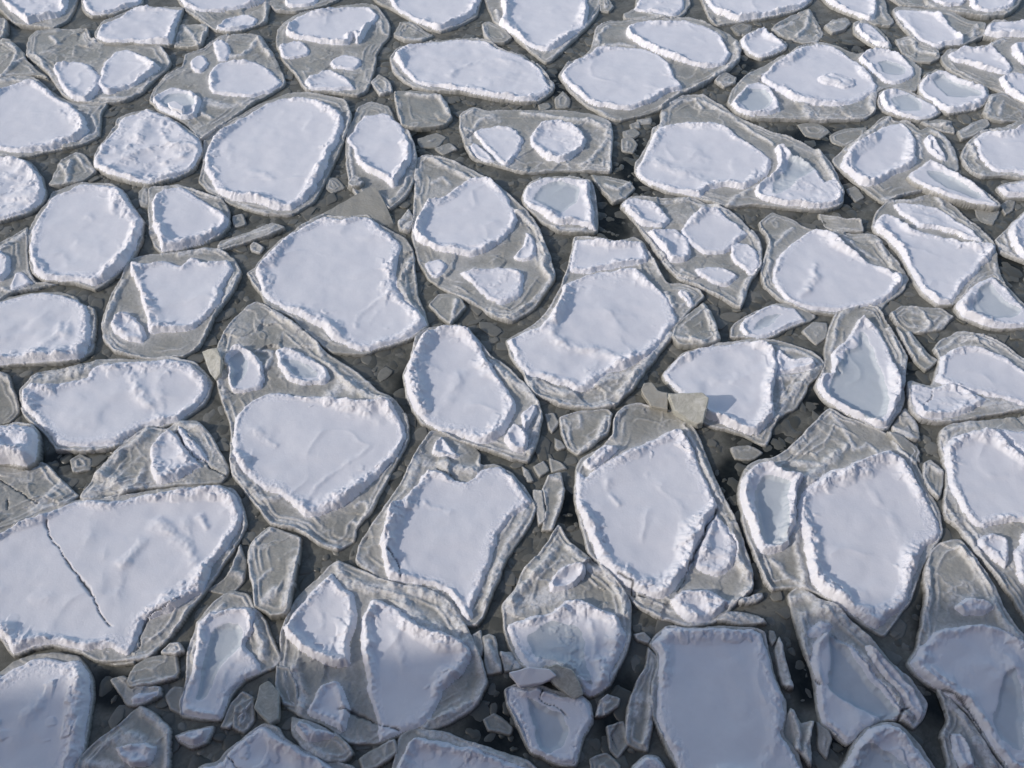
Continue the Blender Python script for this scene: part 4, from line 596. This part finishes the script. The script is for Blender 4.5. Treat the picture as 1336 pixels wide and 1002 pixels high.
frag('upright grey tooth of ice in the dark channel right of the big double floe', 'D1 1098,430 1130,418 1155,430 1185,540 1182,582 1120,592 1108,500', ['D1 1120,440 1140,520 1175,570'], z=.02, frost=.2)
frag('thin dark blade of ice beside the teardrop floe', 'D1 1178,500 1230,500 1275,563 1262,575 1200,582', ['D1 1185,503 1265,562'], z=-.01, frost=.1)
frag('dim sunken scrap in the black water left of the blue-floored cup', 'D1 1098,790 1150,763 1232,820 1222,857 1120,842', z=-.03, frost=.05, wet=.3)
frag('small grey scrap between the teardrop floe and the long grey strip', 'D2 588,780 600,708 640,680 702,700 692,732 620,777', ['D2 600,770 640,690'], z=0, frost=.15)
frag('long dark grey strip with frosted ridges left of the smooth blue-shaded slab', 'D2 800,570 820,478 860,520 858,600 843,700 853,750 818,932 738,902 716,870 728,740 758,650', [('D2 805,560 745,670 735,800 725,880', .035, .05), ('D2 845,700 825,800 808,900', .035, .06), ('D2 760,700 790,670 770,760', .05, .03)], frost=.15)
floe('low snowy hump cut by the bottom margin, left of the smooth blue-shaded slab', 'D2 738,1010 800,943 860,948 902,1000 922,1090 738,1090', [S('D2 744,1012 802,948 858,954 896,1002 915,1090 744,1090', .10, .06, 2)])
frag('narrow grey flake between the tall triangular floe and the frosty-shelved right-margin floe', 'C3 760,290 820,200 880,290 884,350 840,352 768,322', ['C3 830,220 870,290', 'C3 770,290 870,340'], z=-.02, frost=.2)
# ------------------------------------------------------------------ plates and lumps half sunk in the gaps
for s_, l_, k_ in (
    ('D1 203,555 262,560 300,640 300,745 230,722 198,650', 'smooth olive-grey plate under the left side of the big double floe', {}),
    ('D1 558,960 650,900 720,880 732,940 640,1000 580,1012', 'brownish plate between the two snow floes cut by the bottom margin', {'z': .02}),
    ('D0 368,490 470,468 600,500 590,547 480,550 400,532', 'flat grey plate under the near rim of the great cracked floe', {'z': .0}),
    ('C2 318,560 362,570 372,700 345,722 322,640', 'greenish sheet pressed against the tall crumpled fragment', {'tilt': (.2, 0)}),
    ('C3 735,318 800,328 868,372 884,440 850,432 790,372', 'grey flap overlapping the far right corner of the large right-hand floe', {'z': .03, 'tilt': (-.1, .1)}),
    ('B3 438,165 560,188 622,193 638,242 540,240 468,216', 'dull plate in the dark channel behind the large smooth floe', {'tilt': (.1, .15)}),
    ('D1 1050,420 1095,400 1110,470 1100,520 1065,480', 'little dark shard beside the grey tooth of ice', {}),
    ('D3 430,800 470,830 500,880 480,960 440,920', 'dark shard below the long broken floe', {'tilt': (.2, .1)}),
    ('D3 225,400 250,405 262,440 246,470 228,440', 'small grey splinter above the snow-edged sliver', {}),
    ('D2 752,420 800,410 835,440 820,462 770,450', 'thin dark splinter at the far left corner of the blue-shaded slab', {}),
    ('D0 700,500 738,458 782,453 800,490 770,507 722,510', 'crumbly snowy chunk just above the cushion-shaped fragment', {'frost': .9, 'z': .04}),
    ('D2 640,820 720,800 740,900 690,960 650,920', 'dim plate in dark water right of the blue-floored cup', {'wet': .3, 'z': -.03}),
    ('D2 560,960 640,930 700,990 690,1080 580,1080', 'dim plate at the bottom margin right of the blue-floored cup', {'wet': .25, 'z': -.02}),
    ('D1 20,740 100,690 108,790 60,850 10,830', 'dark jagged plate behind the rumpled bottom-margin floe', {'tilt': (-.15, .1)}),
    ('D3 940,430 1000,400 1010,330 960,340 925,400', 'small pale shelf at the far edge of the shaded slab', {'frost': .4, 'z': -.01}),
    ('B0 1130,560 1180,590 1240,650 1200,660 1140,620', 'narrow wet plate along the near left edge of the very large smooth floe', {'z': -.02})):
    frag(l_, s_, **k_)
for s_, l_ in (
    ('A3 490,590 560,560 650,555 645,605 560,638 500,622', 'rounded half-sunk lump, larger one in the dark lead below the heap-bearing floe'),
    ('A3 348,540 440,533 490,573 450,602 380,590', 'rounded half-sunk lump with a pale rim, smaller one below the heap-bearing floe'),
    ('A2 703,605 750,598 777,630 757,667 708,657', 'roundest of the pebble-like lumps right of the box-shaped floe'),
    ('A2 708,572 760,558 787,580 762,602 713,600', 'oval pebble-like lump just behind the roundest one, right of the box-shaped floe'),
    ('A2 738,542 778,528 787,558 745,560', 'small pebble-like lump, middle of the column right of the box-shaped floe'),
    ('A2 770,520 835,513 832,540 780,542', 'flat pebble-like lump under the near lip of the broad double floe'),
    ('A2 413,430 450,398 482,430 477,467 420,472', 'dim lump off the right end of the long crosswise floe'),
    ('A2 340,455 385,445 398,465 370,480 345,475', 'tiny dim lump under the near right edge of the long crosswise floe'),
    ('A1 818,602 900,578 942,600 900,642 828,642', 'dull flat lump below the bare grey plate with the bright edge'),
    ('A1 888,645 960,620 992,650 930,673', 'smaller dull lump in front of the one below the bright-edged plate'),
    ('B1 418,0 470,8 502,48 450,72 413,50', 'dim blurred lump right of the near tip of the egg-shaped floe'),
    ('A0 1013,940 1058,933 1072,980 1020,992', 'dim round lump under the near edge of the egg-shaped floe'),
    ('C3 58,382 130,368 202,400 150,432 80,432', 'pale half-sunk lump in the dark lead left of the large right-hand floe'),
    ('B3 1118,132 1180,108 1232,158 1200,212 1138,192', 'dim lump in the dark lead right of the kite-shaped floe'),
    ('B3 560,60 600,40 640,90 600,110', 'dim lump in the dark lead left of the kite-shaped floe'),
    ('C0 300,440 350,405 395,430 390,480 320,490', 'pale blurred lump in the dark gap below the wide oval floe'),
    ('A0 640,800 665,830 655,900 610,900 600,840', 'dull scrap between the crumpled white floe and the small hollow floe')):
    frag(l_, s_, name='ice_lump', cat='ice lump', group='rounded lumps half sunk in the leads', z=-.03, frost=.12, lip=.35, shard=.2, wet=.12, tilt=(.01, .01))
# ================================================================== water, slush, light
OPENS = [(800,275,28,50),(795,305,30,40),(740,110,35,30),(830,215,30,60),(1000,590,60,40),(960,640,40,60),(1060,180,50,18),(1110,240,25,45),(1060,260,70,14),(1160,255,20,20),(620,750,30,60),(660,940,60,60),(1050,870,30,60),(1230,900,35,70),
         (150,900,40,30),(610,610,20,30),(550,500,50,35),(1190,470,30,25),(750,660,25,30),(1220,810,30,50),(810,930,40,60),(300,285,30,12),(1130,60,40,14),(970,90,25,25),(1080,520,50,25),(630,190,40,20),(740,380,20,40),(980,700,14,80),(540,190,30,30),(900,960,20,40),(1090,960,30,30),(1320,345,20,40),(225,740,15,15),(645,690,20,40),(860,170,14,30),(75,600,35,14),(690,180,15,15)]
def openness(X, Y):
    w = Y * CP + CAMZ * SP; PX, PY = 668 + X / w * FPX, 501 - (Y * SP - CAMZ * CP) / w * FPX
    op = np.zeros(np.shape(X))
    for cx, cy, rx, ry in OPENS: op = np.maximum(op, np.exp(-(((PX - cx) / rx) ** 2 + ((PY - cy) / ry) ** 2) * 0.7))
    return op
def make_water():
    s = 0.045
    xs = np.arange(-9.5, 9.5, s); ys = np.arange(2.0, 18.8, s); X, Y = np.meshgrid(xs, ys)
    Z = -0.015 + 0.009 * fbm(X * 2.5, Y * 2.5, 901, 4) + 0.003 * fbm(X * 11, Y * 11, 905, 3)
    op = openness(X, Y)
    op = sst(0.30, 0.85, op + 0.25 * fbm(X * 3, Y * 3, 911, 3))
    ny, nx = X.shape; idx = np.arange(ny * nx).reshape(ny, nx)
    Q = np.stack([idx[:-1, :-1], idx[:-1, 1:], idx[1:, 1:], idx[1:, :-1]], -1).reshape(-1, 4)
    o = mesh_from('water', np.stack([X, Y, Z], -1).reshape(-1, 3), Q, M['water'], attrs={'open': op.ravel()}); tag(o, kind='structure')
    # the sea on outwards to the horizon, a little lower
    V = np.array([[-900, -900, -.06], [900, -900, -.06], [900, 900, -.06], [-900, 900, -.06]], float)
    o = mesh_from('sea', V, np.array([[0, 1, 2, 3]]), M['water'], attrs={'open': np.zeros(4)}); tag(o, kind='structure')
make_water()
def pip(pt, poly):
    x, y = pt; c = False; n = len(poly)
    for i in range(n):
        ax, ay = poly[i]; bx, by = poly[(i + 1) % n]
        if (ay > y) != (by > y) and x < (bx - ax) * (y - ay) / (by - ay) + ax: c = not c
    return c
def make_brash():
    """the countless rounded lumps of brash ice that wallow in the leads: one mesh"""
    r = random.Random(5); polys = [(p, p.min(0), p.max(0)) for _, p in FLOES]
    pts = []
    while len(pts) < 1900:
        x, y = r.uniform(-9, 9), r.uniform(2.2, 17.5)
        if abs(x) > 1.6 + y * 0.62 + 1: continue
        if any(a[0] < x < b[0] and a[1] < y < b[1] and pip((x, y), p) for p, a, b in polys): continue
        pts.append((x, y))
    n1, n2 = 14, 6
    A = np.linspace(0, 2 * np.pi, n1, endpoint=False); B = np.linspace(0, 1, n2)
    V = []; Q = []; T = []; base = 0
    for i, (x, y) in enumerate(pts):
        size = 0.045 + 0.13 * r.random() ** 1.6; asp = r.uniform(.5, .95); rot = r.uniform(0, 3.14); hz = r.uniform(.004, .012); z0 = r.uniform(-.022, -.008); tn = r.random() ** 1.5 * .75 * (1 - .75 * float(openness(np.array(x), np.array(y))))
        ph = [r.uniform(0, 6.28) for _ in range(3)]; am = [r.uniform(.03, .16) for _ in range(3)]
        rr = 1 + am[0] * np.sin(2 * A + ph[0]) + am[1] * np.sin(3 * A + ph[1]) + am[2] * np.sin(5 * A + ph[2])
        for b in B:
            k = math.cos(b * math.pi / 2) ** 0.7 if b < 1 else 0.02
            px_, py_ = np.cos(A) * rr * k * size, np.sin(A) * rr * k * size * asp
            z = z0 - .03 + (hz + .03) * math.sin(b * math.pi / 2) ** 0.8
            V.append(np.stack([x + px_ * math.cos(rot) - py_ * math.sin(rot), y + px_ * math.sin(rot) + py_ * math.cos(rot), np.full(n1, z)], -1))
        for j in range(n2 - 1):
            for k in range(n1):
                a0 = base + j * n1; Q.append((a0 + k, a0 + (k + 1) % n1, a0 + n1 + (k + 1) % n1, a0 + n1 + k))
        base += n1 * n2; T += [tn] * (n1 * n2)
    # thin broken plates lying flat or slightly tipped in the slush
    k2 = 0
    while k2 < 300:
        x, y = r.uniform(-9, 9), r.uniform(2.2, 17.5)
        if abs(x) > 1.6 + y * 0.62 + 1: continue
        if float(openness(np.array(x), np.array(y))) > .45: continue
        if any(a[0] < x < b[0] and a[1] < y < b[1] and pip((x, y), p) for p, a, b in polys): continue
        k2 += 1
        size = r.uniform(.07, .24); rot = r.uniform(0, 6.28); m_ = r.choice((4, 5, 5, 6)); tn = r.uniform(.28, .62)
        an = sorted(r.uniform(0, 6.28) for _ in range(m_)); cor = [(math.cos(t) * size * r.uniform(.6, 1), math.sin(t) * size * r.uniform(.35, .8)) for t in [6.28 * (q + r.uniform(-.3, .3)) / m_ for q in range(m_)]]
        ring = []
        for q in range(n1):
            f = q / n1 * m_; i0 = int(f) % m_; f -= int(f); c0, c1 = cor[i0], cor[(i0 + 1) % m_]
            ring.append((c0[0] + (c1[0] - c0[0]) * f, c0[1] + (c1[1] - c0[1]) * f))
        ring = np.array(ring); tx, ty = r.uniform(-.09, .09), r.uniform(-.09, .09); zt = r.uniform(-.012, .006)
        for kk, dz in ((1.0, -.03), (1.0, -.002), (.95, .0), (.6, .001), (.3, .001), (.02, .001)):
            qx, qy = ring[:, 0] * kk, ring[:, 1] * kk
            V.append(np.stack([x + qx * math.cos(rot) - qy * math.sin(rot), y + qx * math.sin(rot) + qy * math.cos(rot), zt + dz + qx * tx + qy * ty], -1))
        for j in range(n2 - 1):
            for k in range(n1):
                a0 = base + j * n1; Q.append((a0 + k, a0 + (k + 1) % n1, a0 + n1 + (k + 1) % n1, a0 + n1 + k))
        base += n1 * n2; T += [tn] * (n1 * n2)
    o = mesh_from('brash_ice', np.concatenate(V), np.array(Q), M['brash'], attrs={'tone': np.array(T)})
    tag(o, 'small rounded lumps and thin plates of brash ice in the slushy gaps between the floes', 'brash ice', kind='stuff')
make_brash()
def make_pack():
    """the same ice going on past the edges of the view: one mass of floes"""
    r = random.Random(9); pts = [p for _, p in FLOES]; allp = np.concatenate(pts); done = []
    def inframe(x, y):
        w = y * CP + CAMZ * SP
        if w <= 0: return False
        return abs(x / w) < 0.577 and abs((y * SP - CAMZ * CP) / w) < 0.433
    VB, VS, QB, QS = [], [], [], []; nb = ns = 0; n = 28; A = np.linspace(0, 2 * np.pi, n, endpoint=False)
    for it in range(11000):
        x, y = r.uniform(-22, 22), r.uniform(0.8, 34)
        d = np.sqrt(((allp - (x, y)) ** 2).sum(1)).min() - .06
        for q, w, rr in done:
            d = min(d, math.hypot(q - x, w - y) - rr - .05)
        R0 = min(d, r.uniform(.8, 1.5))
        if R0 < (.75 if it < 5000 else .36) or y - R0 < .6 + .1 * x: continue
        if any(inframe(x + R0 * 1.02 * math.cos(t), y + R0 * 1.02 * math.sin(t)) for t in np.linspace(0, 6.28, 12)): continue
        if any(a[0] < x < b[0] and a[1] < y < b[1] and pip((x, y), p) for p, a, b in [(p, p.min(0), p.max(0)) for p in pts]): continue
        done.append((x, y, R0))
        rad = R0 * (1 - .16 * (0.5 + 0.5 * np.sin(2 * A + r.uniform(0, 6))) - .08 * (0.5 + 0.5 * np.sin(5 * A + r.uniform(0, 6))))
        cr = (np.cos(A) * rad, np.sin(A) * rad); rims = [r.uniform(.02, .07) + .02 * math.sin(3 * a + x) + r.uniform(-.012, .012) for a in A]
        for k, z in ((1.03, -.1), (1.0, .02), (.97, .04), (.84, .035)): VB.append(np.stack([x + cr[0] * k, y + cr[1] * k, np.full(n, z)], -1))
        for k, z, rm in ((.86, .03, 0), (.84, .06, .4), (.79, .06, 1), (.70, .06, .6), (.58, .065, 0), (.3, .07, 0), (.01, .07, 0)):
            VS.append(np.stack([x + cr[0] * k, y + cr[1] * k, z + rm * np.array(rims)], -1))
        for j in range(3):
            for k in range(n): a0 = nb + j * n; QB.append((a0 + k, a0 + (k + 1) % n, a0 + n + (k + 1) % n, a0 + n + k))
        for j in range(6):
            for k in range(n): a0 = ns + j * n; QS.append((a0 + k, a0 + (k + 1) % n, a0 + n + (k + 1) % n, a0 + n + k))
        nb += 4 * n; ns += 7 * n
    V = np.concatenate(VB); o = mesh_from('pack_ice', V, np.array(QB), M['ice'], attrs={'frost': np.full(len(V), .3), 'wet': np.zeros(len(V)), 'crack': np.zeros(len(V))})
    tag(o, 'the same snow-topped pack ice going on past the edges of the view', 'pack ice', kind='stuff')
    V = np.concatenate(VS); mesh_from('snow_cover', V, np.array(QS), M['snow'], o, attrs={'crack': np.zeros(len(V))})
make_pack()
# ------------------------------------------------------------------ the ship the photo was taken from: unseen, its upperworks and bars added to shade the nearest ice
def make_ship():
    import bmesh
    def prism(name, prof, y0, y1, mat, parent):
        """profile in (x along the ship, z), extruded across"""
        bm = bmesh.new(); a = [bm.verts.new((x, y0, z)) for x, z in prof]; b = [bm.verts.new((x, y1, z)) for x, z in prof]
        bm.faces.new(a); bm.faces.new(b[::-1]); n = len(a)
        for i in range(n): bm.faces.new((a[i], b[i], b[(i + 1) % n], a[(i + 1) % n]))
        bmesh.ops.recalc_face_normals(bm, faces=bm.faces)
        me = bpy.data.meshes.new(name); bm.to_mesh(me); bm.free(); me.materials.append(mat)
        o = bpy.data.objects.new(name, me); sc.collection.objects.link(o); o.parent = parent; return o
    m, nt, b = newmat('ship_paint'); P = geo(nt)
    nt.links.new(ramp(nt, noise(nt, 1.5, 6, .6, .4, P), [(.3, (.16, .035, .03)), (.7, (.22, .05, .04))]), b.inputs['Base Color']); b.inputs['Roughness'].default_value = .5
    root = bpy.data.objects.new('ship', None); sc.collection.objects.link(root); root.rotation_euler = (0, 0, R(SHIP_ROT)); root.location = (0, SHIP_Y, 0)
    tag(root, 'red-hulled ship behind the viewer, with added white upperworks that shade the nearest floes', 'ship')
    m2, nt2, b2 = newmat('white_ship_paint'); P = geo(nt2)
    nt2.links.new(ramp(nt2, noise(nt2, .8, 6, .6, .4, P), [(.3, (.55, .55, .54)), (.7, (.68, .68, .67))]), b2.inputs['Base Color']); b2.inputs['Roughness'].default_value = .5
    prism('hull', [(-52, -2), (26, -2), (33, 7.4), (-52, 7.4)], -14, 0, m, root)
    prism('shade_deckhouse', [(-50, 7.4), (-4, 7.4), (-4, SHIP_H), (-50, SHIP_H)], -12, -2.8, m2, root)  # unseen block added and sized to cast shade on the nearest floes
    for k in range(22):
        for zz in (9.2, 12.0, 14.8):
            prism('window', [(-48.5 + k * 2, zz), (-47.5 + k * 2, zz), (-47.5 + k * 2, zz + .9), (-48.5 + k * 2, zz + .9)], -2.82, -2.78, M['brash'], root)
    for h0, th in [(.16 + .19 * q, .155 - .0135 * q) for q in range(10)]:  # bars added, thinner towards the top, so the shade's edge fades out
        prism('shade_rail', [(-50, SHIP_H + h0), (-4, SHIP_H + h0), (-4, SHIP_H + h0 + th), (-50, SHIP_H + h0 + th)], -2.9, -2.84, m2, root)
    for k in range(26):
        x = -49.9 + k * 1.83; prism('post', [(x, SHIP_H), (x + .06, SHIP_H), (x + .06, SHIP_H + 1.98), (x, SHIP_H + 1.98)], -2.97, -2.902, m2, root)
SHIP_ROT, SHIP_Y, SHIP_H = 6.0, -1.2, 16.5
make_ship()
# ------------------------------------------------------------------ daylight
SUN_EL, SUN_AZ = 29.0, 250.0       # azimuth clockwise from +Y: the sun stands left and a little behind
w = bpy.data.worlds.new('World'); sc.world = w; w.use_nodes = True; nt = w.node_tree
sky = nt.nodes.new('ShaderNodeTexSky'); sky.sky_type = 'NISHITA'; sky.sun_disc = False
sky.sun_elevation = R(SUN_EL); sky.sun_rotation = R(SUN_AZ); sky.dust_density = 1.5; sky.ozone_density = 1.0
nt.links.new(sky.outputs[0], nt.nodes['Background'].inputs[0]); nt.nodes['Background'].inputs[1].default_value = 0.16
sl = bpy.data.lights.new('sun', 'SUN'); sl.energy = 2.3; sl.angle = R(0.5); sl.color = (1.0, 0.925, 0.87)
so_ = bpy.data.objects.new('sun', sl); sc.collection.objects.link(so_)
d = Vector((math.sin(R(SUN_AZ)) * math.cos(R(SUN_EL)), math.cos(R(SUN_AZ)) * math.cos(R(SUN_EL)), math.sin(R(SUN_EL))))
so_.rotation_euler = d.to_track_quat('Z', 'Y').to_euler(); so_.location = d * 30
sc.view_settings.view_transform = 'Standard'; sc.view_settings.look = 'None'; sc.view_settings.exposure = -0.09; sc.view_settings.gamma = 1.0
